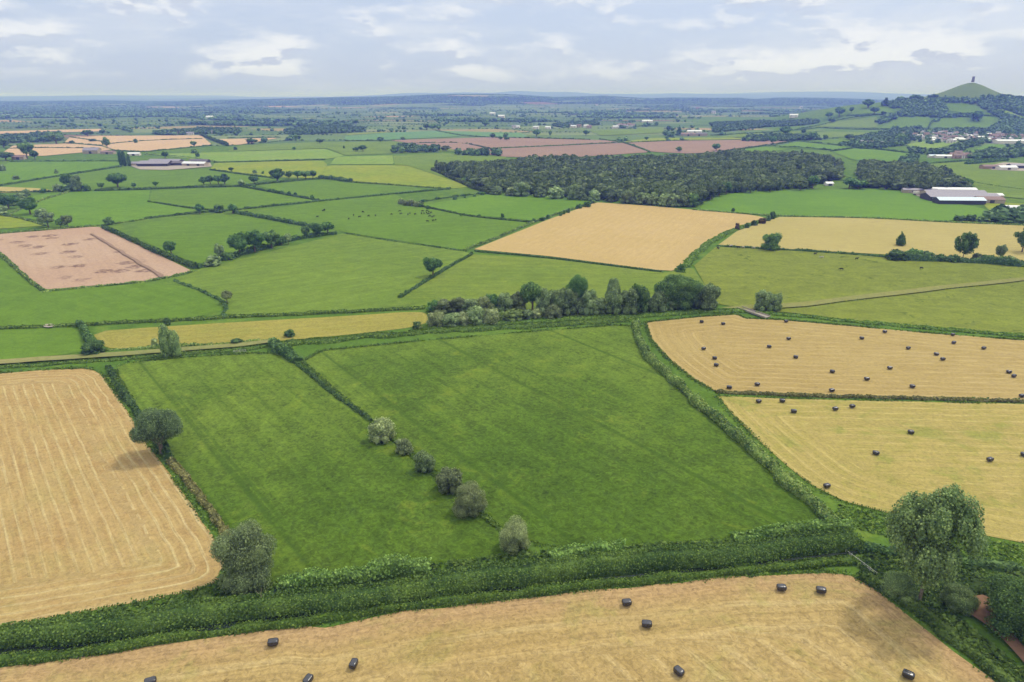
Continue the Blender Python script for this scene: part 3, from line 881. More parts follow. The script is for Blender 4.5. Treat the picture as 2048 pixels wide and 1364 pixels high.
# ---- under the hill
F('grass_field', [(1440, 305), (1530, 294), (1583, 298), (1505, 309), (1460, 311)], 'pasture_bright', round_=0)
F('grass_field', [(1550, 294), (1594, 284), (1705, 295), (1661, 301)], 'pasture_bright', round_=0)
F('grass_field', [(1665, 304), (1710, 297), (1825, 305), (1803, 326), (1707, 321)], 'pasture_bright', round_=0)
F('grass_field', [(1835, 330), (2000, 319), (2048, 336), (2180, 345), (2180, 410), (1965, 391), (1942, 365), (1880, 338)], 'hay_green', round_=0)
F('grass_field', [(1420, 277), (1470, 269), (1600, 263), (1640, 259), (1655, 262), (1560, 272)], 'hay_green', round_=0)
F('grass_field', [(1560, 273), (1660, 264), (1760, 266), (1700, 274), (1600, 280)], 'hay_green', round_=0)
F('grass_field', [(1605, 283), (1700, 276), (1720, 280), (1690, 291), (1620, 285)], 'pasture', round_=0)
F('hay_field', [(1812, 289), (1880, 279), (1925, 282), (1880, 297), (1830, 299)], 'pale_green', round_=0)
F('hay_field', [(1935, 305), (1975, 289), (2008, 290), (2005, 304)], 'pasture_bright', round_=0)
HILL = [([(1888, 205), (1950, 208), (1977, 229), (1900, 225)], 'pasture'), ([(1796, 234), (1861, 234), (1855, 256), (1755, 258)], 'pasture'), ([(1881, 235), (1990, 234), (1977, 257), (1857, 258)], 'pasture'),
        ([(1655, 247), (1756, 234), (1756, 250), (1752, 257), (1640, 254)], 'hay_green'), ([(1697, 220), (1786, 216), (1782, 229), (1693, 231)], 'pasture'), ([(1600, 257), (1690, 238), (1745, 233), (1650, 247)], 'hay_green'),
        ([(1977, 215), (1995, 214), (2048, 235), (2048, 243), (2020, 236)], 'pale_green')]
for pts, mt in HILL:
    F('grass_field', pts, mt, round_=0, lift=1.3)
# ---- tracks, bare places, water
F('dirt_track', [(-160, 738), (0, 722), (250, 706), (480, 689), (545, 681), (545, 687), (480, 696), (250, 714), (0, 731), (-160, 744)], 'track', round_=0, step=3, wob=.25)
F('dirt_track', [(1912, 1205), (1935, 1195), (1972, 1192), (1990, 1215), (2000, 1250), (2048, 1300), (2120, 1360), (2120, 1410), (2040, 1320), (1985, 1262), (1945, 1235), (1915, 1220)], 'bare_earth', step=1.5, wob=.5)
F('bare_ground', [(180, 469), (184, 467), (262, 514), (328, 553), (322, 557), (258, 517)], 'soil_brown', round_=0, step=3, wob=.6)
F('bare_ground', [(86, 652), (108, 650), (110, 657), (88, 658)], 'pale_stone', step=2)
F('dirt_track', [(1440, 618), (1500, 612), (1610, 606), (1850, 577), (2060, 556), (2060, 562), (1850, 585), (1620, 614), (1500, 622)], 'worn_grass', round_=0, wob=.6)
F('water', [(-120, 1329), (0, 1305), (300, 1272), (700, 1219), (1000, 1183), (1500, 1131), (1720, 1106), (1720, 1110), (1500, 1137), (1000, 1191), (700, 1229), (300, 1284), (0, 1318), (-120, 1342)], 'ditch_water', round_=0)
F('concrete_yard', [(1812, 381), (1870, 384), (1995, 398), (1990, 407), (1880, 404), (1835, 394)], 'pale_stone', round_=0)
F('concrete_yard', [(262, 333), (300, 322), (420, 325), (424, 334), (340, 341), (280, 340)], 'pale_stone', round_=0)
F('concrete_yard', [(1965, 335), (2010, 325), (2100, 332), (2100, 345), (1985, 341)], 'pale_stone', round_=0)

# ---- farmland beyond: an irregular lattice of hedged fields
rng = np.random.default_rng(5)
LY = [1500.0]
while LY[-1] < 9300: LY.append(LY[-1] + 170 + .014 * LY[-1])
lat = {}
for j, y in enumerate(LY):
    sx = 230 + .02 * y; nx = int((y * .86 + 500) / sx) + 1
    for i in range(-nx, nx + 1):
        lat[(i, j)] = None
SX = 330.0
def lnode(i, j):
    y = LY[j]; r = np.random.default_rng((i + 500) * 97 + j)
    return np.array([i * SX + (j % 2) * SX * .5 + r.uniform(-.3, .3) * SX, y + r.uniform(-.32, .32) * (LY[min(j + 1, len(LY) - 1)] - LY[max(j - 1, 0)]) * .5])
Vs, Fs, Mi = [], [], []; off = 0
segs = []; woods = []
for j in range(len(LY) - 1):
    nx = int((LY[j + 1] * .84 + 300) / SX) + 1
    for i in range(-nx, nx):
        a, b, d, c = lnode(i, j), lnode(i + 1, j), lnode(i, j + 1), lnode(i + 1, j + 1)
        ctr = (a + b + c + d) / 4
        if ctr[0] > 780 and 1900 < ctr[1] < 3600: continue
        segs.append((a, b)); segs.append((a, d))
        r = np.random.default_rng(i * 131 + j * 7 + 9000)
        zc = tz(*ctr); ppx = 1024 + FPX * 1.0626 * ctr[0] / ctr[1]
        wood = .14 + .72 * float(sstep(8, 30, zc)) + (.4 if ppx < 560 and ctr[1] > 3300 else 0) + (.2 if ppx > 1300 else 0)
        isw = r.uniform() < wood and ctr[1] > 2300
        if isw: woods.append((a, b, c, d))
        cells = 1 if r.uniform() < .4 else 2
        n = 7
        u = np.linspace(0, 1, n)
        U, Wv = np.meshgrid(u, u, indexing='ij')
        Q = (1 - U)[..., None] * (1 - Wv)[..., None] * a + U[..., None] * (1 - Wv)[..., None] * b + (1 - U)[..., None] * Wv[..., None] * d + U[..., None] * Wv[..., None] * c
        z = terr(Q[..., 0], Q[..., 1]) + .02 + np.maximum(0, Q[..., 1] - 3000) * .0012
        Vs.append(np.column_stack([Q.reshape(-1, 2), z.ravel()]))
        ii, jj = np.meshgrid(np.arange(n - 1), np.arange(n - 1), indexing='ij')
        Fs.append(np.stack([ii * n + jj, (ii + 1) * n + jj, (ii + 1) * n + jj + 1, ii * n + jj + 1], -1).reshape(-1, 4) + off); off += n * n
        pw = np.array([5, 4, 5, 3, 4, 5, 1.0, 1.1, 1.2, .5, 4, 1.0]); pw /= pw.sum()
        m1, m2 = r.choice(12, 2, p=pw)
        if isw: m1 = m2 = 12
        half = (ii >= 3).ravel() if r.uniform() < .5 else (jj >= 3).ravel()
        Mi.append(np.where(half if cells == 2 else False, m2, m1) * np.ones((n - 1) ** 2, int))
o = link('farmland', mesh_from('farmland', np.concatenate(Vs), [np.concatenate(Fs)], True, np.concatenate(Mi), FARM))
tag(o, None, None, None, 'structure')

# far hedgerow trees and copses
pts, ws, hs = [], [], []
for a, b in segs:
    L = float(np.hypot(*(b - a))); r = np.random.default_rng(int(abs(a[0] * 13 + a[1] * 7 + b[0])) % 999983)
    if r.uniform() < .12: continue
    stp = 9 + .0022 * a[1]
    dens = r.uniform(.1, .55); ph = r.uniform(0, 6.28, 2); fr = r.uniform(.012, .05, 2)
    for s in np.arange(0, L, stp):
        p = a + (b - a) * (s / L) + r.uniform(-2, 2, 2)
        run = math.sin(s * fr[0] + ph[0]) + math.sin(s * fr[1] * 1.7 + ph[1])
        if run < -1.1: continue
        big = r.uniform() < dens * .45 * (1 + run)
        pts.append((p[0], p[1], tz(*p))); w_ = r.uniform(9, 19) if big else r.uniform(6, 12)
        ws.append(w_ * (1 + p[1] * 3e-5)); hs.append(w_ * r.uniform(.55, .85) if big else r.uniform(1.8, 3.5))
for a, b, c, d in woods:
    r = np.random.default_rng(int(abs(a[0] * 3 + a[1])) % 99991)
    n = int(90 + r.uniform(0, 60)); cx = (.5, .5); sp = np.array([.5, .5])
    for _ in range(n):
        u, v = np.clip(cx + r.uniform(-1, 1, 2) * sp, 0, 1)
        p = (1 - u) * (1 - v) * a + u * (1 - v) * b + (1 - u) * v * d + u * v * c
        pts.append((p[0], p[1], tz(*p))); ws.append(r.uniform(14, 26)); hs.append(r.uniform(9, 15))
pts = np.array(pts); ok = np.ones(len(pts), bool)
for P in FIELDPOLY: ok &= ~inpoly(P, pts[:, :2])
pts = pts[ok]; ws = np.array(ws)[ok]; hs = np.array(hs)[ok]
near = pts[:, 1] < 3000
scatter('hedgerow_woodland', pts[near], ws[near], hs[near], 36, .34, 'farwood', 21, 'hedgerow trees between the fields of the plain')
scatter('distant_woodland', pts[~near], ws[~near], hs[~near], 8, .5, 'farwood', 22, 'distant blue woodland and hedgerows below the ridge')

# ---- the big wood
WOOD_A = [(868, 338), (990, 386), (1110, 393), (1385, 412), (1440, 388), (1560, 381), (1622, 377), (1638, 366), (1676, 361), (1682, 336), (1640, 316), (1600, 312), (1500, 313), (1440, 316), (1250, 322), (1120, 324), (1000, 330)]
WOOD_B = [(1700, 377), (1724, 363), (1718, 340), (1728, 329), (1800, 333), (1850, 343), (1890, 352), (1940, 377), (1900, 381), (1820, 382), (1750, 376)]
def woodpts(polys, spacing, seed):
    r = np.random.default_rng(seed); out = []
    for poly in polys:
        P = np.array([G(*p)[:2] for p in poly])
        x0, y0 = P.min(0); x1, y1 = P.max(0)
        gx, gy = np.meshgrid(np.arange(x0, x1, spacing), np.arange(y0, y1, spacing))
        Q = np.column_stack([gx.ravel(), gy.ravel()]) + r.uniform(-.45, .45, (gx.size, 2)) * spacing
        Q = Q[inpoly(P, Q)]
        out.append(Q)
    Q = np.concatenate(out)
    return np.column_stack([Q, terr(Q[:, 0], Q[:, 1])])
Q = woodpts([WOOD_A, WOOD_B], 9.5, 31)
r = np.random.default_rng(32)
scatter('woodland', Q, r.uniform(7, 13, len(Q)) * r.choice([.8, 1, 1, 1.7], len(Q)), r.uniform(7.5, 13.5, len(Q)) + 2.8 * np.sin(Q[:, 0] * .03) * np.sin(Q[:, 1] * .025), 110, .19, 'wood', 33, 'big dense dark green wood behind the tan mown field')

# ---- woods on the hill and round the town
HW = [[(1766, 209), (1800, 203), (1890, 198), (1940, 201), (1985, 194), (2060, 200), (2060, 224), (1985, 218), (1950, 209), (1890, 205), (1840, 208), (1815, 216), (1785, 217)],
      [(1795, 231), (1815, 214), (1885, 205), (1895, 224), (1880, 236), (1856, 234), (1800, 235)], [(1753, 246), (1775, 232), (1800, 232), (1790, 240), (1762, 249)],
      [(1865, 247), (1885, 232), (1945, 231), (1945, 236), (1885, 237), (1870, 245)], [(1940, 236), (1955, 230), (1965, 240), (1950, 243)],
      [(1955, 210), (2000, 236), (2048, 268), (2070, 272), (2070, 250), (2030, 238), (1990, 220), (1975, 212)], [(1995, 212), (2060, 218), (2060, 236), (2040, 230)],
      [(1975, 262), (2000, 245), (2050, 262), (2050, 274), (2000, 270)]]
Q = woodpts(HW, 11.5, 41)
scatter('hillside_woodland', Q, r.uniform(13, 21, len(Q)), r.uniform(9, 15, len(Q)), 60, .26, 'farwood', 42, 'dark wood wrapped round the foot of the tower hill')
TW = [[(1700, 286), (1722, 275), (1800, 262), (1822, 268), (1815, 290), (1760, 297), (1705, 295)], [(1790, 262), (1830, 258), (1850, 264), (1800, 268)], [(1865, 262), (1990, 258), (1990, 264), (1870, 268)],
      [(1885, 306), (1910, 297), (1960, 282), (1975, 276), (1960, 290), (1920, 302), (1895, 311)], [(1930, 312), (1990, 305), (2048, 308), (2048, 316), (1940, 319)], [(2010, 300), (2048, 294), (2060, 308), (2015, 306)],
      [(1790, 328), (1822, 316), (1835, 322), (1836, 330), (1800, 332)], [(1820, 302), (1885, 307), (1880, 312), (1830, 308)], [(1420, 250), (1500, 244), (1620, 240), (1640, 244), (1500, 258), (1430, 266)],
      [(1100, 252), (1180, 245), (1200, 250), (1130, 256)], [(560, 268), (600, 258), (640, 255), (730, 258), (730, 264), (600, 270)], [(1960, 438), (1990, 425), (2060, 432), (2060, 445), (2000, 446)],
      [(0, 276), (120, 268), (125, 282), (0, 288)], [(300, 268), (410, 260), (480, 262), (480, 266), (330, 271)], [(786, 306), (800, 297), (875, 298), (880, 305)], [(905, 309), (1000, 307), (1005, 313), (920, 312)],
      [(1480, 284), (1500, 275), (1560, 272), (1640, 277), (1640, 281), (1560, 283)]]
Q = np.concatenate([woodpts(TW, 13, 43), woodpts([[(1795, 268), (1850, 264), (1975, 267), (2060, 270), (2060, 288), (1965, 287), (1860, 289), (1820, 282)]], 34, 45)])
scatter('village_woodland', Q, r.uniform(10, 19, len(Q)), r.uniform(6, 13, len(Q)), 60, .26, 'farwood', 44, 'tree belts round the villages and town edge')
# ================================================================== hedges, banks and ditches
H = hedge
H([(-150, 1312), (0, 1287), (300, 1254), (500, 1229), (700, 1202), (1000, 1166), (1350, 1129), (1600, 1104), (1712, 1092)], 6.5, 3.2, 'tall dark bank of nettles and brambles along the ditch above the front stubble', 'nettles', 'overgrown_bank',
  'bank', leafpx=1.5, dens=1.5, lump=.17, corr=7)
H([(560, 1180), (690, 1163), (780, 1152), (860, 1146)], 4.0, 3.4, 'bright leafy bushes on the bank below the grey green willow', 'bright_shrub', 'bank_scrub', 'scrub', leafpx=2.0, lump=.5, corr=5)
H([(1100, 1118), (1180, 1109), (1245, 1103)], 3.0, 2.4, 'low bright bushes in the middle of the bank top', 'bright_shrub', 'bank_scrub', 'scrub', leafpx=2.0, lump=.5, corr=5)
H([(1470, 1084), (1580, 1075), (1700, 1070)], 3.6, 3.0, 'bright bushes on the bank top toward the tall poplar', 'bright_shrub', 'bank_scrub', 'scrub', leafpx=2.0, lump=.5, corr=5)
H([(-150, 1345), (0, 1322), (180, 1303), (330, 1281), (520, 1254), (640, 1240), (720, 1227), (850, 1208), (1000, 1193), (1260, 1164), (1500, 1142), (1640, 1126), (1710, 1120)], 2.6, 1.1, 'low strip of lush grass between the ditch and the front stubble', 'tall_grass',
  'grass_verge', 'verge', leafpx=1.7, dens=1.5, lump=.35, corr=4, kind='stuff')
H([(1272, 646), (1280, 690), (1312, 735), (1375, 790), (1448, 855), (1520, 917), (1600, 988), (1668, 1046)], 3.6, 2.3, 'thick curving hedge between the green meadow and the bale fields', leafpx=1.5, dens=1.9, lump=.5, corr=3.5)
H([(215, 735), (240, 780), (268, 820), (300, 868), (345, 925)], 2.4, 1.6, 'broken hedge from the drove down to the round dark tree', 'hedge_dark', gap=.35, leafpx=1.8, lump=.6)
H([(345, 925), (380, 968), (420, 1022), (462, 1085)], 2.0, 1.2, 'low brown reeds in the ditch from the dark tree to the willow', 'brown_reeds', 'reed_strip', 'reeds', leafpx=1.8, lump=.5)
H([(542, 690), (565, 705), (590, 724)], 4.5, 3.0, 'short clump of dark hedge at the top of the meadow ditch', 'hedge_dark', leafpx=1.8, lump=.5)
H([(590, 724), (660, 784), (742, 842)], 1.5, .8, 'thin dark ditch growth leading down to the grey willow bushes', 'hedge_dark', 'ditch_growth', 'ditch', gap=.2, leafpx=1.7)
H([(770, 868), (850, 934), (940, 1012), (1050, 1102)], 1.3, .7, 'low grass line under the row of grey willow bushes', 'tall_grass', 'ditch_growth', 'ditch', leafpx=1.7)
H([(1432, 785), (1500, 788), (1650, 794), (1850, 799), (2048, 804), (2200, 812)], 1.8, .9, 'brown and green ditch between the two bale fields', 'brown_reeds', 'ditch_growth', 'ditch', leafpx=1.5, lump=.4)
H([(1690, 1098), (1735, 1102), (1790, 1108)], 3.0, 2.0, 'dark scrub at the end of the bank beside the tall poplar', 'hedge_dark', 'scrub', 'scrub', leafpx=2.2)
H([(1730, 1150), (1790, 1190), (1860, 1238), (1940, 1300), (2010, 1364), (2080, 1430)], 4.0, 1.2, 'rank green weeds between the front stubble and the earth track', 'nettles', 'weed_strip', 'weeds', leafpx=2.4, lump=.4, corr=4)
H([(1900, 1120), (1960, 1132), (2060, 1146), (2140, 1156)], 2.5, 1.3, 'dark brambly ditch side behind the tall poplar', 'hedge_dark', 'scrub', 'scrub', leafpx=2.0)
H([(1870, 1165), (1960, 1180), (2060, 1160)], 5.0, 1.4, 'light green weeds in front of the brambly ditch side', 'nettles', 'weed_strip', 'weeds', leafpx=2.4, lump=.45, corr=4)
# the drove across the picture
H([(-150, 750), (0, 735), (200, 722), (330, 712), (480, 699), (560, 690)], 4.0, .6, 'weedy verge on the near side of the dirt track', 'tall_grass', 'grass_verge', 'verge', leafpx=1.6, lump=.5, corr=4, kind='stuff')
H([(560, 690), (700, 676), (860, 664), (1000, 655), (1130, 648), (1255, 640)], 7.0, .8, 'broad weedy verge at the top of the large meadow', 'tall_grass', 'grass_verge', 'verge', leafpx=1.5, lump=.5, corr=5, kind='stuff')
H([(860, 655), (1000, 646), (1130, 640), (1270, 634), (1430, 622), (1490, 622)], 6.0, .9, 'bright grass in front of the belt of willows', 'tall_grass', 'grass_verge', 'verge', leafpx=1.5, lump=.4, corr=5, kind='stuff')
H([(160, 650), (172, 672), (185, 694)], 3.2, 3.0, 'dark hedge at the end of the yellow hay strip', 'hedge_dark', leafpx=1.6)
H([(215, 700), (330, 695), (480, 686), (540, 680)], 1.6, 1.0, 'low hedge along the bottom of the yellow hay strip', 'hedge', gap=.45, leafpx=1.4)
H([(-100, 662), (0, 658), (190, 650), (450, 636), (650, 627), (850, 617)], 3.0, 1.1, 'long low hedge along the top of the yellow hay strip', 'tall_grass', leafpx=1.4, lump=.35)
H([(1510, 626), (1600, 632), (1700, 644), (1850, 656), (2060, 674), (2200, 690)], 4.0, .9, 'grassy ditch between the rough pasture and the bale field', 'tall_grass', 'ditch_growth', 'ditch', leafpx=1.4)
# middle fields
H([(207, 455), (260, 480), (320, 508), (394, 537)], 3.6, 2.6, 'clipped dark hedge beside the bare blotched field', 'hedge_dark', leafpx=1.4, lump=.25)
H([(394, 537), (440, 521), (520, 500), (600, 476), (672, 468)], 4.0, 2.8, 'dark hedge with big oaks under the small green field', 'hedge_dark', leafpx=1.4)
H([(468, 426), (540, 438), (600, 450), (640, 458)], 4.0, 2.6, 'dark hedge running down to the oak clump by the cows', 'hedge_dark', leafpx=1.3, lump=.25)
H([(690, 467), (760, 479), (850, 492), (932, 503)], 1.5, .8, 'thin hedge line under the cow pasture', 'hedge_dark', gap=.3, leafpx=1.2)
H([(945, 508), (905, 530), (866, 553), (830, 577), (798, 596)], 2.2, 1.2, 'dark ditch running past the lone oak', 'hedge_dark', 'ditch_growth', 'ditch', leafpx=1.3, lump=.4)
H([(950, 503), (1100, 516), (1325, 545)], 1.6, 1.0, 'low hedge along the near edge of the tan mown field', 'hedge_dark', leafpx=1.2, lump=.3)
H([(930, 501), (1000, 474), (1060, 447), (1120, 426), (1190, 405)], 2.2, 1.3, 'green hedge between the cow pasture and the tan field', 'hedge', leafpx=1.2)
H([(1358, 545), (1385, 515), (1412, 490), (1440, 473), (1475, 458), (1550, 433)], 5.5, 1.0, 'grassy bank between the tan and the yellow mown fields', 'tall_grass', 'grass_bank', 'bank', leafpx=1.2, lump=.3)
H([(1435, 493), (1530, 498), (1600, 502), (1700, 509), (1780, 516)], 2.0, 1.2, 'thin hedge under the yellow mown field, open half', 'hedge_dark', leafpx=1.2)
H([(1780, 518), (1850, 522), (1940, 525), (2060, 534), (2200, 545)], 6.0, 4.0, 'tall dark scrub hedge under the yellow field', 'hedge_dark', leafpx=1.3, lump=.5)
H([(1385, 420), (1470, 427), (1560, 433), (1660, 435), (1750, 437), (1900, 446), (2060, 451), (2200, 458)], 1.8, 1.2, 'thin hedge between the bright crop and the yellow field', 'hedge', leafpx=1.1, lump=.3)
H([(350, 562), (400, 580), (440, 600), (455, 610), (446, 632)], 2.0, 1.0, 'dark ditch bending round the corner of the hay field', 'hedge_dark', 'ditch_growth', 'ditch', gap=.2, leafpx=1.3)
H([(85, 584), (190, 574), (300, 564), (395, 542)], 1.8, 1.0, 'low hedge on the near side of the blotched field', 'hedge', gap=.25, leafpx=1.2)
H([(-20, 494), (0, 508), (40, 545), (84, 582)], 2.2, 1.2, 'low green hedge on the far-off end of the blotched field', 'hedge', leafpx=1.2)
H([(-60, 473), (0, 468), (100, 460), (200, 452)], 1.8, 1.2, 'thin hedge along the top of the blotched field', 'hedge', leafpx=1.2)
H([(1590, 616), (1700, 603), (1850, 583), (1960, 572)], 1.2, .5, 'faint dark ditch crossing the rough pasture', 'hedge', 'ditch_growth', 'ditch', gap=.35, leafpx=1.2)
H([(190, 382), (300, 379), (390, 375), (478, 374), (545, 366), (640, 358)], 3.0, 2.0, 'long straight hedge with oaks below the grey farm', 'hedge_dark', leafpx=1.1, lump=.25)
H([(484, 374), (520, 380), (560, 388), (639, 402)], 3.0, 1.8, 'dark hedge with small round shrubs below the oak row', 'hedge_dark', leafpx=1.1)
H([(297, 404), (345, 411), (393, 418), (450, 424)], 1.8, 1.1, 'thin ditch line ending at the three field trees', 'hedge_dark', 'ditch_growth', 'ditch', leafpx=1.1)
H([(290, 438), (396, 426), (478, 420), (560, 411)], 2.4, 1.5, 'hedge running away from the three field trees', 'hedge_dark', leafpx=1.1)
H([(560, 411), (640, 403), (720, 395), (900, 378)], 2.6, 1.6, 'hedge along the top of the cow pasture', 'hedge_dark', leafpx=1.0, lump=.3)
H([(225, 449), (290, 439)], 1.6, .9, 'short faint hedge above the small green field', 'hedge', gap=.3, leafpx=1.1)
H([(0, 373), (115, 353), (240, 334)], 2.6, 2.0, 'slanting hedge rising to the tall poplars by the farm', 'hedge_dark', leafpx=1.0, lump=.25)
H([(20, 324), (130, 323), (240, 323)], 2.4, 1.8, 'straight hedge on top of the bright field by the poplars', 'hedge_dark', leafpx=1.0)
H([(-60, 386), (0, 385), (115, 384)], 2.0, 1.5, 'hedge under the pale strip beside the tree group', 'hedge', leafpx=1.0)
H([(20, 430), (62, 408), (140, 384)], 2.4, 1.6, 'rough hedge climbing to the dense tree group', 'hedge', leafpx=1.0)
H([(-60, 431), (18, 431), (92, 452)], 2.0, 1.2, 'thin hedge under the grey willow group', 'hedge', leafpx=1.1)
H([(428, 326), (540, 323), (650, 320)], 2.8, 2.0, 'straight hedge across the pale hay fields', 'hedge_dark', leafpx=1.0, lump=.2)
H([(420, 340), (480, 349), (548, 357)], 2.8, 2.0, 'hedge slanting from the grey farm to the oak row', 'hedge_dark', leafpx=1.0)
H([(640, 357), (668, 359), (702, 364)], 5.5, 4.0, 'thick dark hedge end next to the oak row', 'hedge_dark', leafpx=1.0, lump=.4)
H([(702, 365), (800, 371), (900, 379)], 2.0, 1.2, 'thin hedge below the yellow field by the wood', 'hedge', leafpx=1.0)
H([(838, 405), (905, 394), (985, 385)], 2.4, 1.6, 'hedge dotted with shrubs above the small bright field', 'hedge_dark', gap=.4, leafpx=1.0)
H([(800, 408), (850, 414), (940, 434), (1065, 445)], 2.2, 1.2, 'dark ditch under the small bright field', 'hedge_dark', 'ditch_growth', 'ditch', leafpx=1.1)
H([(800, 408), (820, 410), (842, 414)], 6, 4.5, 'brownish thicket at the head of the cow pasture', 'sallow_brown', 'thicket', 'thicket', leafpx=1.1, lump=.4)
H([(866, 340), (900, 356), (940, 374), (980, 388)], 5.5, 3.5, 'dark hedge down the open side of the big wood', 'wood', leafpx=1.0, lump=.3)
H([(938, 289), (958, 293), (980, 298)], 2.6, 2.0, 'short hedge bend inside the brown ploughed field', 'hedge_dark', leafpx=.9)
H([(980, 298), (1100, 293), (1180, 289), (1245, 286)], 3.2, 2.4, 'long hedge across the brown ploughed field', 'hedge_dark', leafpx=.9, lump=.2)
H([(1248, 286), (1275, 295), (1300, 305)], 3.0, 2.2, 'hedge between the two brown ploughed fields', 'hedge_dark', leafpx=.9, lump=.2)
H([(1200, 279), (1225, 283), (1246, 286)], 3.0, 2.2, 'hedge at the top corner of the brown fields', 'hedge_dark', leafpx=.9, lump=.2)
H([(1050, 276), (1130, 278), (1180, 280)], 3.0, 2.0, 'thin hedge along the top of the brown field', 'hedge_dark', leafpx=.9)
H([(1246, 286), (1300, 284), (1376, 281)], 2.6, 1.8, 'hedge between brown plough and the green strip', 'hedge_dark', leafpx=.9)
H([(290, 309), (360, 313), (430, 323)], 2.4, 1.6, 'hedge beside the farm lane above the grey farm', 'hedge', leafpx=.9)
H([(225, 301), (285, 305), (340, 299), (424, 291)], 2.6, 1.8, 'hedge under the wide tan field', 'hedge_dark', leafpx=.9)
H([(128, 287), (165, 289), (205, 293)], 2.8, 2.2, 'hedge between the two tan fields', 'hedge_dark', leafpx=.9)
H([(205, 290), (260, 284), (330, 280), (404, 278)], 2.6, 2.0, 'hedge across the middle of the tan field', 'hedge_dark', leafpx=.9)
H([(140, 275), (170, 279), (205, 284)], 2.6, 2.0, 'hedge at the top of the tan field', 'hedge_dark', leafpx=.9)
H([(10, 298), (80, 296), (190, 297)], 2.6, 1.8, 'low hedge across the lower tan field', 'hedge_dark', leafpx=.9)
H([(403, 271), (428, 281), (455, 292)], 7, 5.5, 'thick hedge at the tip of the tan field', 'hedge_dark', leafpx=.9, lump=.4)
H([(455, 277), (520, 276), (560, 275)], 2.5, 2.2, 'hedge above the small tan wedge', 'hedge_dark', leafpx=.9)
H([(1437, 305), (1475, 299), (1512, 294), (1584, 284)], 3.2, 2.2, 'hedge between the brown field and the bright pastures', 'hedge_dark', leafpx=.9)
H([(1500, 276), (1560, 279), (1640, 286), (1715, 296)], 3.0, 2.2, 'hedge slanting down through the small pastures', 'hedge_dark', leafpx=.9)
H([(1662, 303), (1690, 299), (1712, 296)], 3.0, 2.2, 'short hedge near the tip of the big wood', 'hedge_dark', leafpx=.9)
H([(1712, 296), (1770, 301), (1830, 309)], 3.2, 3.0, 'hedge above the bright pasture behind the wood', 'hedge_dark', leafpx=.9)
H([(1560, 294), (1610, 296), (1662, 301)], 3.0, 2.4, 'dark hedge behind the crest of the wood', 'hedge_dark', leafpx=.9)
H([(1425, 271), (1500, 267), (1600, 261), (1640, 255)], 3.2, 2.4, 'hedge along the foot of the hill pastures', 'hedge_dark', leafpx=.9)
H([(1598, 258), (1645, 248), (1690, 237), (1745, 231)], 3.2, 2.6, 'hedge climbing the hill side', 'hedge_dark', leafpx=.9)
H([(1640, 256), (1700, 259), (1755, 259), (1860, 259)], 3.4, 2.8, 'long hedge at the foot of the hill fields', 'hedge_dark', leafpx=.9)
H([(1856, 258), (1860, 248), (1868, 239)], 3.2, 2.6, 'hedge between the two bright hill fields', 'hedge_dark', leafpx=.9)
H([(1897, 227), (1940, 230), (1992, 233)], 3.4, 3.0, 'hedge under the upper hill field', 'hedge_dark', leafpx=.9)
H([(1693, 232), (1745, 231), (1800, 230)], 3.2, 2.6, 'hedge under the highest shoulder field', 'hedge_dark', leafpx=.9)
H([(1833, 331), (1880, 326), (1930, 322), (2010, 317)], 3.0, 2.2, 'straight hedge behind the field beyond the wood', 'hedge_dark', leafpx=.9)
H([(1932, 329), (1970, 326), (2012, 322)], 6.0, 4.0, 'clipped dark conifer hedge beside the pale yard', 'oak_dark', leafpx=.9, lump=.1)
H([(1925, 361), (1985, 372), (2048, 380)], 1.6, 1.0, 'faint hedge across the field beyond the dairy sheds', 'hedge', leafpx=1)
H([(800, 288), (900, 285), (935, 288)], 2.5, 2.0, 'hedge at the tip of the brown ploughed field', 'hedge_dark', gap=.3, leafpx=.9)
H([(690, 282), (790, 281)], 2.5, 2.0, 'low hedge on the blue green far field', 'hedge', leafpx=.9)
H([(872, 262), (925, 272), (1000, 276)], 2.8, 2.2, 'dark hedge between the blue green far fields', 'hedge_dark', leafpx=.9)

# ================================================================== trees
# foreground, each modelled by itself
tree(325, 908, 94, 84, 'oak', 'ash_dark', 'round dark green tree on the ditch beside the striped stubble', lod='n')
tree(497, 1166, 106, 124, 'willow', 'willow_near', 'big grey green willow at the corner of the striped stubble', lod='n')
tree(1838, 1204, 164, 220, 'poplar', 'poplar_green', 'tall spreading poplar with a pale trunk at the field corner', lod='n')
tree(2045, 1262, 135, 120, 'bush', 'oak_mid', 'dark leafy thicket beside the bare earth track', lod='n')
tree(1800, 1188, 62, 40, 'bush', 'poplar_green', 'low bushy growth at the foot of the tall poplar, ditch side', lod='n', var=1)
tree(1915, 1212, 60, 42, 'bush', 'poplar_green', 'low bushy growth between the tall poplar and the earth track', lod='n', var=2)
tree(766, 880, 47, 50, 'bush', 'sallow_grey', 'topmost grey willow bush of the row on the meadow ditch', 'grey willow bushes on the ditch', lod='m', var=0)
tree(808, 905, 32, 34, 'bush', 'sallow_brown', 'smallest brownish willow bush of the meadow row', 'grey willow bushes on the ditch', lod='m', var=1)
tree(850, 940, 36, 46, 'bush', 'willow_grey', 'narrow grey willow bush below the smallest one of the row', 'grey willow bushes on the ditch', lod='m', var=2)
tree(900, 977, 54, 48, 'bush', 'sallow_brown', 'round dark willow bush touching the largest of the row', 'grey willow bushes on the ditch', lod='m', var=0)
tree(938, 1022, 62, 62, 'bush', 'sallow_grey', 'largest round willow bush of the meadow row', 'grey willow bushes on the ditch', lod='n', var=1)
tree(1028, 1094, 56, 62, 'bush', 'sallow_grey', 'pale willow bush standing alone at the bottom of the row', 'grey willow bushes on the ditch', lod='n', var=2)
tree(337, 712, 26, 62, 'column', 'poplar_green', 'taller of the two poplars touching beside the dirt track', lod='m')
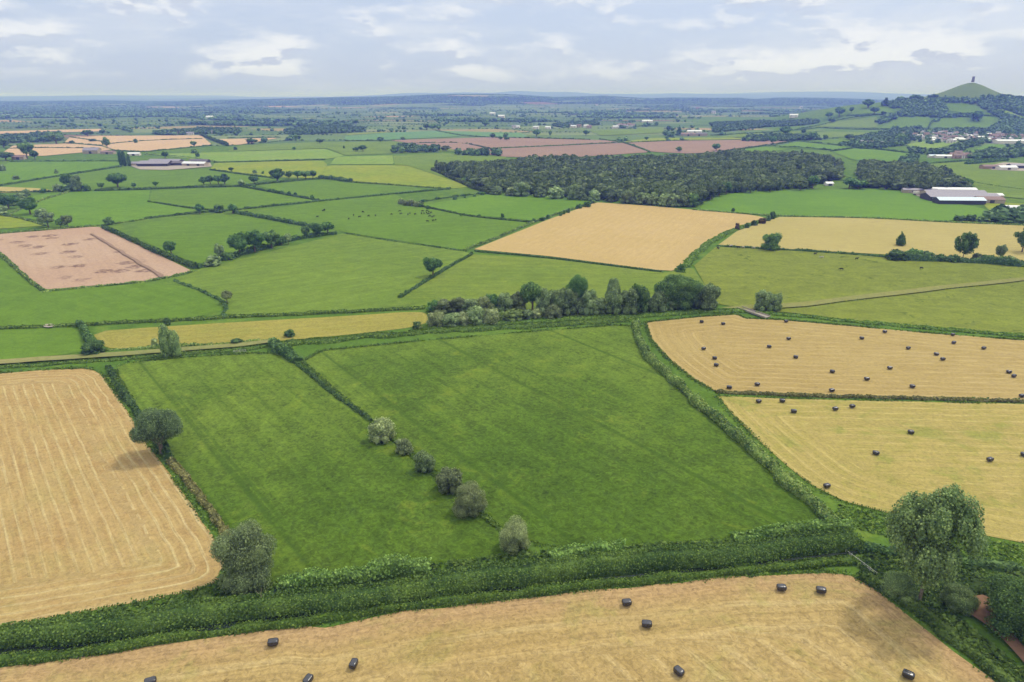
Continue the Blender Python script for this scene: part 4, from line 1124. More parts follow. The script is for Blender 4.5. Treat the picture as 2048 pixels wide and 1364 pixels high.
tree(354, 712, 24, 50, 'column', 'poplar_green', 'shorter of the two poplars touching beside the dirt track', lod='m')
tree(188, 706, 42, 27, 'bush', 'hedge_dark', 'dark round bush at the corner of the hay strip and track', lod='m')
tree(310, 693, 14, 16, 'bush', 'sallow_grey', 'pale scraggy shrub beside the two touching poplars')
tree(335, 650, 12, 20, 'bush', 'hedge_dark', 'small dark bush above the hay strip')
tree(580, 673, 20, 17, 'bush', 'hedge_dark', 'small round bush standing in the hay strip')
tree(473, 687, 24, 9, 'bush', 'hedge_dark', 'low dark shrub at the hay strip gateway')
tree(835, 657, 20, 13, 'bush', 'hedge', 'low bush at the blunt end of the hay strip')
tree(866, 553, 38, 38, 'oak', 'oak_dark', 'lone oak standing over the ditch in the hay field', lod='m')
tree(455, 607, 22, 26, 'ash', 'sallow_grey', 'thin pale tree at the ditch bend in the hay field', lod='m')
tree(1541, 499, 37, 33, 'willow', 'oak_mid', 'single round tree under the yellow mown field', lod='m')
tree(1800, 491, 20, 27, 'conifer', 'oak_dark', 'small dark conifer standing alone in the yellow field', lod='m')
tree(1925, 519, 40, 54, 'poplar', 'oak_mid', 'tall pointed tree rising from the scrub hedge', lod='m')
tree(1999, 519, 21, 30, 'ash', 'willow_pale', 'thin pale tree in the scrub hedge past the tall pointed tree', lod='m')
tree(2044, 504, 36, 50, 'ash', 'oak_mid', 'tree cut by the picture edge beyond the yellow field', lod='m')
tree(1526, 621, 36, 40, 'willow', 'willow_grey', 'taller half of the paired willows by the concrete bridge', lod='m')
tree(1548, 620, 28, 33, 'willow', 'willow_grey', 'lower half of the paired willows by the concrete bridge', lod='m')
tree(1363, 543, 15, 15, 'bush', 'oak_dark', 'small dark bush at the tip of the tan mown field')
row([(1792, 519, 38, 23, 'bush', 'hedge_dark'), (1826, 517, 28, 24, 'bush', 'oak_dark'), (1850, 519, 30, 21, 'bush', 'hedge_dark'), (1880, 522, 21, 17, 'bush', 'oak_dark'), (1905, 524, 24, 15, 'bush', 'hedge_dark'),
     (1953, 521, 20, 15, 'bush', 'sallow_brown'), (1975, 525, 26, 15, 'bush', 'hedge_dark'), (2015, 530, 30, 13, 'bush', 'oak_dark')], 'bush in the scrub hedge under the yellow field, #', 'bushes in the scrub hedge')
row([(1474, 460, 10, 14, 'bush', 'copper'), (1494, 456, 10, 11, 'bush', 'hedge_dark'), (1508, 451, 12, 11, 'bush', 'hedge_dark'), (1524, 447, 15, 11, 'bush', 'copper'), (1536, 442, 11, 11, 'bush', 'hedge_dark'), (1545, 438, 11, 15, 'bush', 'oak_dark')],
    'round shrub on the grass bank between mown fields, #', 'shrubs on the grass bank')
row([(1919, 441, 25, 10, 'bush', 'hedge_dark'), (1941, 442, 20, 13, 'bush', 'hedge_dark'), (1963, 444, 26, 11, 'bush', 'hedge_dark'), (2004, 446, 42, 19, 'bush', 'oak_dark'), (2038, 448, 26, 10, 'bush', 'hedge_dark')],
    'dark bush at the far edge of the yellow field, #', 'bushes by the dairy sheds')
tree(1466, 423, 7, 7, 'bush', 'hedge_dark', 'tiny shrub at the corner of the bright crop field')
# belt of willows and sallows across the middle
def z5(l, x0, y0, k):
    return [(x0 + a / k, y0 + b / k, c / k, d / k, kd, mt) for a, b, c, d, kd, mt in l]
K5 = 2.926
wg, sg, sb, od, om, wp = 'willow_grey', 'sallow_grey', 'sallow_brown', 'oak_dark', 'oak_mid', 'willow_pale'
row(z5([(565, 735, 105, 95, 'bush', sg), (650, 735, 115, 90, 'bush', wg), (725, 728, 95, 90, 'bush', sg), (800, 722, 120, 115, 'bush', wg), (880, 717, 110, 100, 'bush', sg), (945, 700, 62, 60, 'bush', 'shrub_light'),
        (1015, 702, 110, 75, 'bush', 'shrub_light'), (1090, 696, 75, 68, 'bush', wg), (1145, 690, 65, 62, 'bush', sg)], 680, 400, K5), 'rounded sallow bush fronting the willow belt, #', 'front bushes of the willow belt')
row(z5([(545, 652, 75, 80, 'bush', od), (605, 652, 115, 85, 'bush', sb), (690, 650, 100, 80, 'willow', sb), (770, 652, 120, 90, 'bush', wg), (850, 650, 100, 100, 'bush', sg), (892, 645, 80, 112, 'bush', od), (965, 650, 115, 105, 'willow', wg),
        (1040, 650, 110, 110, 'willow', sb), (1125, 652, 140, 172, 'oak', om)], 680, 400, K5), 'back row willow of the belt low end, #', 'back trees of the willow belt, low end')
row(z5([(1190, 665, 110, 145, 'willow', wp), (1245, 690, 100, 95, 'bush', sb), (1265, 665, 130, 140, 'willow', wg), (1385, 648, 125, 203, 'oak', od), (1315, 670, 130, 150, 'willow', wg), (1395, 665, 110, 120, 'willow', wp), (1455, 665, 120, 135, 'willow', wg),
        (1505, 665, 100, 115, 'bush', wp), (1590, 650, 105, 190, 'ash', wg), (1600, 668, 115, 155, 'willow', wp)], 680, 400, K5), 'willow in the middle of the belt, #', 'middle trees of the willow belt')
row(z5([(1685, 665, 115, 145, 'willow', wg), (1750, 655, 120, 160, 'willow', om), (1812, 650, 90, 100, 'bush', wp), (1865, 650, 110, 120, 'willow', wg), (1935, 640, 85, 80, 'bush', wp), (1890, 640, 115, 165, 'willow', om)], 680, 400, K5),
    'willow at the tall belt end, #', 'tall end of the willow belt')
tree(1362, 613, 84, 70, 'willow', om, 'biggest crown at the end of the willow belt', lod='n')
tree(1411, 617, 48, 50, 'willow', wg, 'outermost willow of the belt next to the concrete bridge', lod='m')
# grey willows along the near edge of the wood
row([(955, 378, 22, 18, 'willow', 'wood'), (993, 389, 26, 17, 'willow', wg), (1022, 391, 24, 18, 'willow', sg), (1042, 392, 34, 28, 'willow', wg), (1080, 394, 26, 20, 'willow', wg), (1112, 397, 34, 24, 'willow', wp), (1146, 399, 24, 30, 'willow', wg),
     (1165, 400, 22, 18, 'willow', wg), (1189, 401, 26, 22, 'willow', wp), (1222, 403, 26, 18, 'willow', 'wood'), (1254, 406, 30, 27, 'willow', wp), (1281, 408, 28, 24, 'willow', wg), (1305, 410, 26, 26, 'willow', wg), (1329, 412, 26, 26, 'willow', wp),
     (1346, 413, 28, 26, 'willow', wp), (1367, 413, 28, 26, 'willow', wg)], 'grey willow on the near edge of the big wood, #', 'grey willows along the wood')
row([(1385, 413, 26, 26, 'willow', om), (1402, 407, 26, 28, 'oak', 'wood'), (1420, 400, 24, 26, 'oak', 'wood'), (1438, 393, 24, 26, 'oak', 'wood'), (1452, 388, 22, 24, 'oak', 'oak_dark'), (1500, 386, 20, 18, 'oak', 'wood'), (1540, 384, 22, 20, 'oak', 'wood'),
     (1600, 381, 22, 22, 'oak', 'wood'), (1625, 377, 24, 26, 'oak', 'oak_dark'), (1660, 364, 24, 22, 'oak', 'wood'), (1698, 377, 30, 22, 'oak', 'oak_dark'), (1716, 378, 32, 18, 'oak', 'oak_dark'), (1770, 379, 24, 20, 'oak', 'wood'), (1815, 384, 24, 20, 'oak', 'wood'),
     (1850, 386, 26, 22, 'oak', 'wood'), (1885, 384, 26, 22, 'oak', 'wood'), (1915, 382, 26, 22, 'oak', 'wood'), (1932, 377, 22, 20, 'oak', 'oak_dark')], 'dark tree edging the wood by the bright crop, #', 'dark trees along the wood edge')
row([(1462, 352, 22, 12, 'oak', 'copper'), (1480, 351, 24, 12, 'oak', 'copper'), (1497, 351, 20, 12, 'oak', 'copper')], 'purple leaved tree inside the big wood, #', 'purple trees in the wood')
# trees of the middle fields
tree(343, 509, 28, 26, 'oak', 'oak_dark', 'single oak in the clipped hedge by the blotched field', lod='m')
tree(480, 511, 44, 44, 'oak', 'oak_dark', 'largest oak of the hedge clump below the small green field', lod='m')
tree(510, 504, 40, 42, 'oak', 'oak_dark', 'second big oak touching the largest one of the hedge clump', lod='m', var=1)
row([(428, 531, 30, 25, 'bush', wg), (441, 520, 20, 34, 'ash', wp), (458, 519, 22, 18, 'bush', om), (544, 496, 34, 34, 'ash', om), (563, 490, 18, 18, 'ash', om), (577, 489, 14, 22, 'ash', wp), (612, 476, 20, 24, 'ash', om), (637, 472, 30, 27, 'oak', od), (656, 468, 28, 24, 'oak', od)],
    'tree in the oak hedge below the small green field, #', 'trees in the oak hedge')
row([(118, 382, 22, 14, 'bush', wg), (137, 376, 30, 28, 'oak', od), (138, 382, 32, 20, 'bush', om), (156, 382, 26, 32, 'willow', wg), (172, 382, 18, 17, 'bush', om)], 'tree in the dense group by the pale strip, #', 'dense tree group')
tree(236, 375, 36, 28, 'oak', od, 'broad oak standing over the long straight hedge', lod='m')
tree(203, 378, 13, 13, 'oak', om, 'small pale tree between the dense group and the broad oak')
row([(268, 376, 10, 11, 'oak', od), (312, 374, 11, 12, 'oak', od), (408, 370, 17, 17, 'oak', od), (421, 369, 18, 18, 'oak', od), (437, 369, 18, 18, 'oak', od), (450, 369, 22, 22, 'oak', od), (484, 373, 14, 14, 'ash', wp), (509, 369, 20, 17, 'oak', od)],
    'tree in the long straight hedge below the farm, #', 'trees in the long straight hedge')
row([(555, 363, 32, 26, 'oak', od), (578, 358, 16, 16, 'ash', om), (596, 359, 20, 18, 'oak', od), (612, 358, 20, 16, 'oak', om), (626, 357, 16, 16, 'oak', od)], 'oak in the row at the corner of the yellow field, #', 'oak row at the yellow field')
row([(509, 376, 7, 7, 'bush', od), (541, 384, 7, 7, 'bush', od), (549, 385, 7, 8, 'bush', od), (564, 387, 8, 7, 'bush', od), (579, 391, 8, 9, 'bush', od), (591, 392, 8, 8, 'bush', od), (624, 398, 8, 8, 'bush', od)], 'small round shrub on the slanting hedge, #', 'small round hedge shrubs')
row([(400, 428, 19, 21, 'oak', od), (438, 425, 19, 16, 'bush', om), (466, 427, 19, 19, 'oak', od)], 'tree at the field corner behind the cows, #', 'three field corner trees')
tree(219, 449, 18, 19, 'bush', om, 'round bush at the top corner of the blotched field')
tree(61, 429, 38, 33, 'oak', od, 'big oak above the yellow green field', lod='m')
tree(83, 433, 22, 20, 'bush', wg, 'grey bush beside the big oak above the yellow green field')
row([(97, 454, 32, 30, 'ash', wg), (122, 455, 20, 19, 'ash', om), (136, 455, 20, 25, 'ash', wg)], 'pale tree in the trio above the blotched field, #', 'pale trio above the blotched field')
row([(2, 428, 22, 20, 'bush', wp), (17, 418, 42, 32, 'oak', od), (30, 410, 24, 22, 'bush', wg), (45, 401, 22, 20, 'bush', wg), (54, 391, 14, 13, 'bush', wg)], 'tree in the clump at the picture edge, #', 'clump at the picture edge')
tree(87, 385, 14, 9, 'bush', od, 'low bush on the hedge near the dense tree group')
row([(243, 331, 9, 32, 'column', od), (250, 332, 9, 30, 'column', od), (259, 332, 8, 25, 'column', om)], 'tall columnar poplar beside the grey farm, #', 'columnar poplars by the farm')
row([(331, 317, 14, 14, 'oak', od), (396, 314, 9, 10, 'bush', om), (389, 307, 13, 9, 'bush', om), (272, 286, 8, 9, 'bush', od), (388, 293, 13, 11, 'oak', om), (463, 344, 10, 10, 'oak', od), (510, 347, 10, 8, 'bush', wp), (526, 348, 5, 6, 'bush', od)],
    'lone tree round the grey farm, #', 'lone trees round the grey farm')
row([(12, 321, 30, 17, 'oak', om), (8, 295, 22, 18, 'oak', om), (55, 317, 28, 33, 'ash', om), (70, 319, 16, 18, 'oak', od), (5, 342, 14, 13, 'bush', wg), (33, 359, 14, 8, 'bush', wg), (113, 347, 8, 9, 'bush', wp), (88, 285, 20, 14, 'oak', om), (113, 288, 30, 24, 'oak', om),
     (176, 273, 22, 13, 'oak', od), (215, 297, 15, 23, 'ash', om), (186, 283, 14, 5, 'bush', od)], 'tree beside the tan fields, #', 'trees beside the tan fields')
row([(471, 300, 8, 7, 'bush', od), (503, 288, 26, 11, 'oak', od), (588, 301, 8, 8, 'oak', od), (592, 283, 9, 13, 'ash', om), (599, 282, 8, 12, 'ash', om), (640, 287, 15, 10, 'oak', om), (688, 297, 4, 6, 'bush', od), (712, 304, 14, 10, 'oak', od), (726, 303, 20, 13, 'oak', od)],
    'tree scattered over the pale hay fields, #', 'trees on the pale hay fields')
row([(790, 306, 10, 8, 'oak', od), (892, 302, 20, 11, 'oak', sb), (915, 305, 14, 8, 'oak', od), (712, 249, 12, 10, 'oak', od), (853, 260, 14, 13, 'oak', od), (866, 260, 14, 12, 'oak', od), (878, 260, 12, 9, 'oak', od), (970, 253, 16, 13, 'oak', od), (985, 277, 13, 11, 'oak', od),
     (1001, 280, 10, 8, 'oak', od), (1013, 281, 13, 7, 'oak', od), (1073, 273, 18, 13, 'oak', od), (1100, 274, 8, 13, 'ash', om), (1172, 271, 17, 11, 'oak', od)], 'tree round the brown ploughed field, #', 'trees round the brown field')
row([(1336, 266, 9, 15, 'ash', od), (1358, 271, 12, 20, 'conifer', od), (1293, 281, 9, 8, 'oak', od), (1333, 280, 9, 8, 'oak', od), (1242, 283, 8, 5, 'bush', od), (1432, 302, 18, 15, 'oak', od), (1358, 304, 14, 11, 'oak', om), (1544, 290, 18, 18, 'oak', od), (1570, 271, 24, 19, 'oak', od),
     (1607, 268, 10, 10, 'oak', od), (1622, 281, 20, 18, 'oak', om), (1650, 281, 9, 12, 'oak', om), (1698, 280, 20, 12, 'oak', om)], 'tree behind the wood toward the hill, #', 'trees behind the wood')
row([(1657, 237, 14, 13, 'oak', od), (1662, 245, 16, 10, 'oak', od), (1678, 233, 22, 19, 'oak', od), (1702, 227, 9, 13, 'oak', od), (1736, 216, 24, 18, 'oak', od), (1748, 228, 17, 14, 'oak', od), (1766, 232, 10, 10, 'oak', od), (1770, 211, 17, 16, 'conifer', od), (1953, 242, 25, 21, 'oak', od),
     (1800, 205, 20, 12, 'oak', od), (1830, 202, 22, 13, 'oak', od), (1865, 199, 22, 11, 'oak', od)], 'dark tree on the shoulder of the tower hill, #', 'trees on the hill shoulder')
row([(910, 399, 10, 6, 'bush', od), (930, 396, 6, 4, 'bush', od), (949, 393, 8, 5, 'bush', od), (965, 390, 10, 6, 'bush', od), (812, 411, 14, 10, 'bush', sb), (827, 412, 14, 9, 'bush', sb), (840, 414, 12, 9, 'bush', od), (856, 418, 10, 7, 'bush', od), (846, 404, 12, 6, 'bush', od),
     (958, 433, 8, 5, 'bush', od), (1005, 435, 7, 9, 'bush', od), (922, 432, 5, 4, 'bush', od)], 'shrub above the cow pasture, #', 'shrubs above the cow pasture')
row([(1068, 444, 10, 8, 'bush', od), (1085, 441, 13, 7, 'bush', od), (1096, 437, 9, 9, 'bush', od), (1121, 432, 7, 9, 'bush', od), (1128, 429, 6, 9, 'bush', od), (1136, 426, 8, 10, 'bush', od), (1158, 417, 14, 9, 'bush', od), (1174, 414, 16, 11, 'bush', od), (1186, 407, 10, 8, 'bush', om)],
    'bush on the hedge beside the tan mown field, #', 'bushes beside the tan field')
row([(1722, 298, 12, 10, 'oak', om), (1810, 262, 12, 10, 'oak', od), (1790, 264, 16, 13, 'oak', od), (1836, 261, 16, 11, 'oak', od), (1880, 264, 14, 8, 'oak', od), (1905, 263, 8, 9, 'oak', od), (1932, 263, 10, 10, 'oak', om), (1800, 285, 22, 16, 'oak', om), (1745, 276, 16, 13, 'oak', om)],
    'tree among the houses under the hill, #', 'trees among the town houses')

# weeds and tussocks round the near fields
rng = np.random.default_rng(77)
def tufts(name, poly, n, size, h, mat, label):
    P = np.array([G(*p)[:2] for p in poly]); x0, y0 = P.min(0); x1, y1 = P.max(0)
    Q = np.column_stack([rng.uniform(x0, x1, n * 3), rng.uniform(y0, y1, n * 3)])
    Q = Q[inpoly(P, Q)][:n]
    C = np.column_stack([Q, rng.uniform(.05, h, len(Q))])
    Nn = np.tile([0, 0, 1.0], (len(Q), 1)) + rng.normal(0, .5, (len(Q), 3))
    V, Fq = leaves(rng, C, Nn, size)
    return tag(link(name, mesh_from(name, V, [Fq], False, None, (mat,))), label, None, None, 'stuff')
tufts('rough_grass', [(452, 1115), (500, 1175), (700, 1150), (1050, 1106), (1500, 1076), (1712, 1066), (1712, 1085), (1500, 1104), (1000, 1152), (700, 1188), (300, 1240), (0, 1272), (0, 1256), (250, 1212), (430, 1172)], 9000, .75, .5, 'nettles', 'rank weeds on top of the ditch bank')
tufts('rough_grass', [(1700, 1118), (1800, 1100), (2120, 1180), (2120, 1330), (1995, 1240), (1975, 1190), (1910, 1195), (1905, 1225), (2090, 1380), (2130, 1500), (2100, 1470), (1995, 1360), (1880, 1268), (1750, 1172)], 9000, .7, .7, 'nettles', 'rank weeds round the foot of the tall poplar')
tufts('rough_grass', [(1680, 1008), (1760, 1028), (1950, 1076), (2120, 1106), (2120, 1140), (1900, 1110), (1720, 1060), (1660, 1050)], 2500, .6, .35, 'tall_grass', 'rough green verge under the weedy stubble')
tufts('rough_grass', [(212, 752), (228, 740), (300, 862), (470, 1092), (456, 1125), (340, 945), (245, 800)], 2500, .6, .4, 'tall_grass', 'rough grass between the striped stubble and its ditch')

# unmown grass along the near field edges
_cv, _nv = [], []
for P, wd in NEAREDGE:
    R, L = resample(np.column_stack([np.vstack([P, P[:1]]), np.zeros(len(P) + 1)]), .5)
    T_ = unit(np.gradient(R, axis=0)); S_ = np.stack([-T_[:, 1], T_[:, 0], 0 * T_[:, 0]], 1)
    vis = (R[:, 1] > 60) & (np.abs(R[:, 0]) < R[:, 1] * .85 + 15)
    R = R[vis]; S_ = S_[vis]
    n = min(int(len(R) * 9), 26000)
    i = rng.integers(0, len(R), n)
    keep = np.sin(R[i][:, 0] * .21) + np.sin(R[i][:, 1] * .17) + rng.normal(0, .8, n) > -.6
    i = i[keep]; n = len(i)
    C = R[i] + S_[i] * (np.abs(rng.normal(0, wd, n)) * np.where(rng.uniform(size=n) < .25, -.35, 1.0) * EDGE_SIGN)[:, None]
    C[:, 2] = rng.uniform(.05, .4, n)
    _cv.append(C)
C = np.concatenate(_cv)
V, Fq = leaves(rng, C, np.tile([0, 0, 1.0], (len(C), 1)) + rng.normal(0, .6, (len(C), 3)), np.maximum(.35, np.hypot(C[:, 0], C[:, 1]) * .0019))
tag(link('rough_grass', mesh_from('rough_grass', V, [Fq], False, None, ('tall_grass',))), 'unmown grass fringe along the field edges', None, None, 'stuff')
# ================================================================== bales
plain_mat('bale_wrap', '#24272e', k=.9, rough=.24, spec=.9, var=.35, sc_=3.0)
def bale_mesh(seed):
    rng = np.random.default_rng(seed)
    V, Fi = ico(4)
    n = 5.0
    P = V / (np.sum(np.abs(V) ** n, axis=1, keepdims=True) ** (1 / n))
    L, Wd, Ht = 1.0, .66, .56
    Q = P * [L, Wd, Ht]
    Q[:, 2] *= 1 - .08 * (np.abs(P[:, 0]) ** 3)
    wr = .018 * np.sin(P[:, 0] * 17 + rng.uniform(0, 6)) + .02 * np.sin(P[:, 1] * 5 + P[:, 0] * 3 + rng.uniform(0, 6))
    Q *= (1 + wr)[:, None]
    Q[:, 2] += Ht
    Q[:, 2] = np.maximum(Q[:, 2], 0.0)
    return mesh_from('silage_bale', Q, [Fi], True, None, ('bale_wrap',))
BM = [bale_mesh(s) for s in range(3)]
_bc = [0]
def bale(px, py, ang, label, group, k=1.0):
    p = G(px, py + 4 if py > 1100 else py + 2)
    i = _bc[0]; _bc[0] += 1
    o = link('silage_bale', BM[i % 3], None, (p[0], p[1], .03 + _fz[0] * .004), math.radians(ang), (k, k, k))
    tag(o, label, 'bale', group)
GB = 'black wrapped bales on the front stubble'
bale(547, 1287, 8, 'black wrapped bale on the front stubble closest to the grass verge', GB)
bale(708, 1330, 80, 'upright lying black bale, end towards the viewer, on the front stubble', GB)
bale(1253, 1207, 5, 'black bale near the ditch, upper one of the middle pair on front stubble', GB)
bale(1293, 1250, -8, 'black bale in the middle of the front stubble, lower one of its pair', GB)
bale(1357, 1345, -55, 'tilted black bale below the middle pair on the front stubble', GB)
bale(1562, 1177, -5, 'black bale below the hedge bank, first of the pair by the field corner', GB)
bale(1641, 1182, -14, 'black bale closest to the corner by the tall poplar', GB)
bale(1815, 1352, -38, 'black bale by the lower edge of the stubble, below the tall poplar', GB)
bale(617, 1362, 70, 'black bale cut by the bottom edge of the picture beside the upright one', GB)
bale(302, 1366, 20, 'black bale barely showing at the bottom edge of the stubble', GB)
up = [(1403, 644), (1446, 648), (1572, 643), (1577, 678), (1538, 694), (1723, 677), (1769, 664), (1816, 697), (1905, 670), (1907, 686), (1967, 697), (1872, 709), (1885, 719), (1407, 698), (1429, 717), (1432, 731), (1591, 715), (1664, 744), (1779, 737),
      (1733, 759), (2017, 745), (2027, 753), (1458, 776), (1514, 770), (1663, 782), (1824, 774), (2043, 793)]
lo = [(1517, 804), (1564, 803), (1587, 824), (1670, 819), (1704, 814), (1821, 866), (1751, 908), (1979, 921), (1653, 974), (2047, 911)]
rb = np.random.default_rng(12)
for L, nm, g in ((sorted(up), 'upper', 'black wrapped bales on the upper bale field'), (sorted(lo), 'lower', 'black wrapped bales on the lower bale field')):
    for i, (px, py) in enumerate(L):
        bale(px, py, rb.uniform(-25, 25), 'black wrapped bale on the %s bale field, %s' % (nm, ordn(i, len(L))), g, .92)

# ================================================================== cows
plain_mat('cow_black', '#17171a', k=.9, rough=.7); plain_mat('cow_white', '#d8d2c6', rough=.8); plain_mat('cow_pied', '#3a3431', rough=.7)
def cow_mesh(mat, graze):
    bm = bmesh.new(); sk = bm.verts.layers.skin.verify()
    J = {}
    def v(n, co, r):
        x = bm.verts.new(co); x[sk].radius = (r * .8, r); J[n] = x
    v('pelvis', (-.75, 0, 1.12), .30); v('mid', (0, 0, 1.02), .38); v('chest', (.62, 0, 1.06), .34)
    v('neck', (1.0, 0, 1.12 if not graze else .92), .18); v('poll', (1.28, 0, 1.3 if not graze else .55), .14); v('nose', (1.6, 0, 1.12 if not graze else .2), .09)
    v('tail0', (-1.02, 0, 1.22), .05); v('tail1', (-1.12, 0, .6), .03)
    E = [('pelvis', 'mid'), ('mid', 'chest'), ('chest', 'neck'), ('neck', 'poll'), ('poll', 'nose'), ('pelvis', 'tail0'), ('tail0', 'tail1')]
    for s, y in (('l', .24), ('r', -.24)):
        v('fe' + s, (.6, y, .72), .14); v('fk' + s, (.62, y, .42), .085); v('ff' + s, (.62, y, .03), .075)
        v('hs' + s, (-.72, y, .76), .17); v('hh' + s, (-.88, y, .46), .08); v('hf' + s, (-.82, y, .03), .075)
        E += [('chest', 'fe' + s), ('fe' + s, 'fk' + s), ('fk' + s, 'ff' + s), ('pelvis', 'hs' + s), ('hs' + s, 'hh' + s), ('hh' + s, 'hf' + s)]
        v('ear' + s, (1.24, y * .95, 1.34 if not graze else .58), .05); E.append(('poll', 'ear' + s))
    for a, b in E: bm.edges.new((J[a], J[b]))
    J['pelvis'][sk].use_root = True
    me = bpy.data.meshes.new('c'); bm.to_mesh(me); bm.free()
    o = bpy.data.objects.new('c', me); COL.objects.link(o)
    o.modifiers.new('s', 'SKIN'); ss = o.modifiers.new('ss', 'SUBSURF'); ss.levels = 1
    dg = bpy.context.evaluated_depsgraph_get()
    r = bpy.data.meshes.new_from_object(o.evaluated_get(dg)); r.name = 'cow'
    bpy.data.objects.remove(o)
    r.materials.clear(); r.materials.append(MATS[mat])
    r.polygons.foreach_set('use_smooth', np.ones(len(r.polygons), bool))
    return r
CB = [cow_mesh('cow_black', True), cow_mesh('cow_black', False)]
CW = [cow_mesh('cow_white', True), cow_mesh('cow_pied', False)]
def herd(items, meshes, fmt, group, seed):
    r = np.random.default_rng(seed); items = sorted(items)
    for i, (px, py) in enumerate(items):
        p = G(px, py + 1)
        o = link('cow', meshes[int(r.integers(0, len(meshes)))], None, (p[0], p[1], .5), r.uniform(0, 6.283), (1.1, 1.15, 1.1))
        tag(o, fmt.replace('#', ordn(i, len(items))), 'cow', group)
C2 = [(52, 905), (80, 882), (135, 865), (115, 893), (168, 888), (208, 885), (302, 878), (350, 860), (357, 875), (398, 878), (410, 872), (440, 878), (477, 873), (483, 860), (492, 872), (510, 858), (507, 870), (520, 865), (518, 877), (533, 868), (525, 890),
      (540, 893), (550, 888), (545, 915), (513, 920), (560, 910)]
herd([(680 + a / 2.926, 130 + b / 2.926) for a, b in C2], CB, 'black cow of the herd on the green pasture, #', 'black cows on the green pasture', 3)
herd([(647, 423), (649, 421), (635, 435), (494, 425)], CB, 'black cow straying near the oak clump, #', 'black cows near the oak clump', 4)
herd([(1713, 520), (1630, 510), (1476, 497), (1682, 541), (1842, 539), (1436, 499)], CB, 'dark cow on the rough pasture, #', 'dark cows on the rough pasture', 5)
herd([(1507, 498), (1462, 494), (1486, 497), (1643, 517)], [CW[0]], 'white cow along the top of the rough pasture, #', 'white cows on the rough pasture', 6)

# ================================================================== buildings
for n, c, rg in (('wall_white', '#e2ddd4', .8), ('wall_stone', '#b3a693', .9), ('wall_brick', '#ad9282', .9), ('wall_dark', '#4a4a4c', .8), ('roof_grey', '#8f8c98', .6), ('roof_pale', '#d9dce0', .5), ('roof_blue', '#c4d8e4', .5), ('roof_dark', '#6c686c', .7),
                 ('roof_tile', '#8f7d74', .8), ('roof_brown', '#8b7670', .8), ('glass_dark', '#30353c', .2), ('metal_pale', '#c9c9c4', .5), ('tower_stone', '#8f897e', .9), ('wood_grey', '#b7ad98', .9)):
    plain_mat(n, c, k=.85, rough=rg, var=.12, sc_=.8)

def boxv(x0, x1, y0, y1, z0, z1):
    V = np.array([(x, y, z) for z in (z0, z1) for x, y in ((x0, y0), (x1, y0), (x1, y1), (x0, y1))], float)
    return V, np.array([(0, 3, 2, 1), (4, 5, 6, 7), (0, 1, 5, 4), (1, 2, 6, 5), (2, 3, 7, 6), (3, 0, 4, 7)])
def joinb(bs):
    Vs, Fs, o = [], [], 0
    for V, F in bs: Vs.append(V); Fs.append(F + o); o += len(V)
    return np.concatenate(Vs), np.concatenate(Fs)
def gable_geo(L, W_, hw, hr, ov=.35, th=.22):
    """walls with gable ends; two roof slabs"""
    a, b = L / 2, W_ / 2
    V = np.array([(-a, -b, 0), (a, -b, 0), (a, b, 0), (-a, b, 0), (-a, -b, hw), (a, -b, hw), (a, b, hw), (-a, b, hw), (-a, 0, hw + hr), (a, 0, hw + hr)], float)
    wq = np.array([(0, 1, 5, 4), (2, 3, 7, 6), (1, 2, 6, 5), (3, 0, 4, 7)]); wt = np.array([(5, 6, 9), (7, 4, 8)])
    sl = hr / b
    R = []
    for s in (-1, 1):
        e = np.array([(-a - ov, s * (b + ov), hw - sl * ov + .03), (a + ov, s * (b + ov), hw - sl * ov + .03), (a + ov, 0, hw + hr + .03), (-a - ov, 0, hw + hr + .03)])
        R.append((np.concatenate([e, e + [0, 0, th]]), np.array([(0, 1, 2, 3), (7, 6, 5, 4), (0, 4, 5, 1), (1, 5, 6, 2), (2, 6, 7, 3), (3, 7, 4, 0)])))
    return V, wq, wt, joinb(R)
_gm = {}
def house_mesh(L, W_, hw, hr, wall, roof, chim=True):
    k = (L, W_, hw, hr, wall, roof, chim)
    if k in _gm: return _gm[k]
    V, wq, wt, (rv, rf) = gable_geo(L, W_, hw, hr)
    vs = [V, rv]; n = len(V); polys = [wq, rf + n]; n += len(rv); mi = [0] * len(wq) + [1] * len(rf)
    if chim:
        cv, cf = boxv(L / 2 - 1.0, L / 2 - .2, -.4, .4, hw, hw + hr + 1.0); vs.append(cv); polys.append(cf + n); n += len(cv); mi += [0] * len(cf)
    for s in (-1, 1):
        for x in (-L * .3, L * .28):
            for z in ((1.0, 2.2), (3.4, 4.5)):
                if z[1] < hw:
                    cv, cf = boxv(x - .6, x + .6, s * W_ / 2 - .05, s * W_ / 2 + .05, *z); vs.append(cv); polys.append(cf + n); n += len(cv); mi += [2] * len(cf)
    polys.append(wt); mi += [0] * len(wt)
    _gm[k] = mesh_from('house', np.concatenate(vs), polys, False, mi, (wall, roof, 'glass_dark'))
    return _gm[k]
_hk = [('wall_white', 'roof_grey', 10, 7, 5.4, 2.2), ('wall_white', 'roof_brown', 12, 7.5, 5.0, 2.8), ('wall_stone', 'roof_brown', 11, 7, 5.0, 2.6), ('wall_white', 'roof_pale', 14, 8, 4.8, 2.0), ('wall_brick', 'roof_tile', 12, 7.5, 5.0, 3.0), ('wall_white', 'roof_pale', 13, 9, 4.2, 2.0)]
_hc = [0]
def house(px, py, kind, label, group=None, ang=None, k=1.0):
    p = G(px, py); w_, r_, L, W_, hw, hr = _hk[kind]
    _hc[0] += 1
    if ang is None: ang = (_hc[0] * 47) % 50 - 25
    o = link('house', house_mesh(L, W_, hw, hr, w_, r_), None, (p[0], p[1], p[2] + .2), math.radians(ang), (k, k, k))
    tag(o, label, 'house', group)
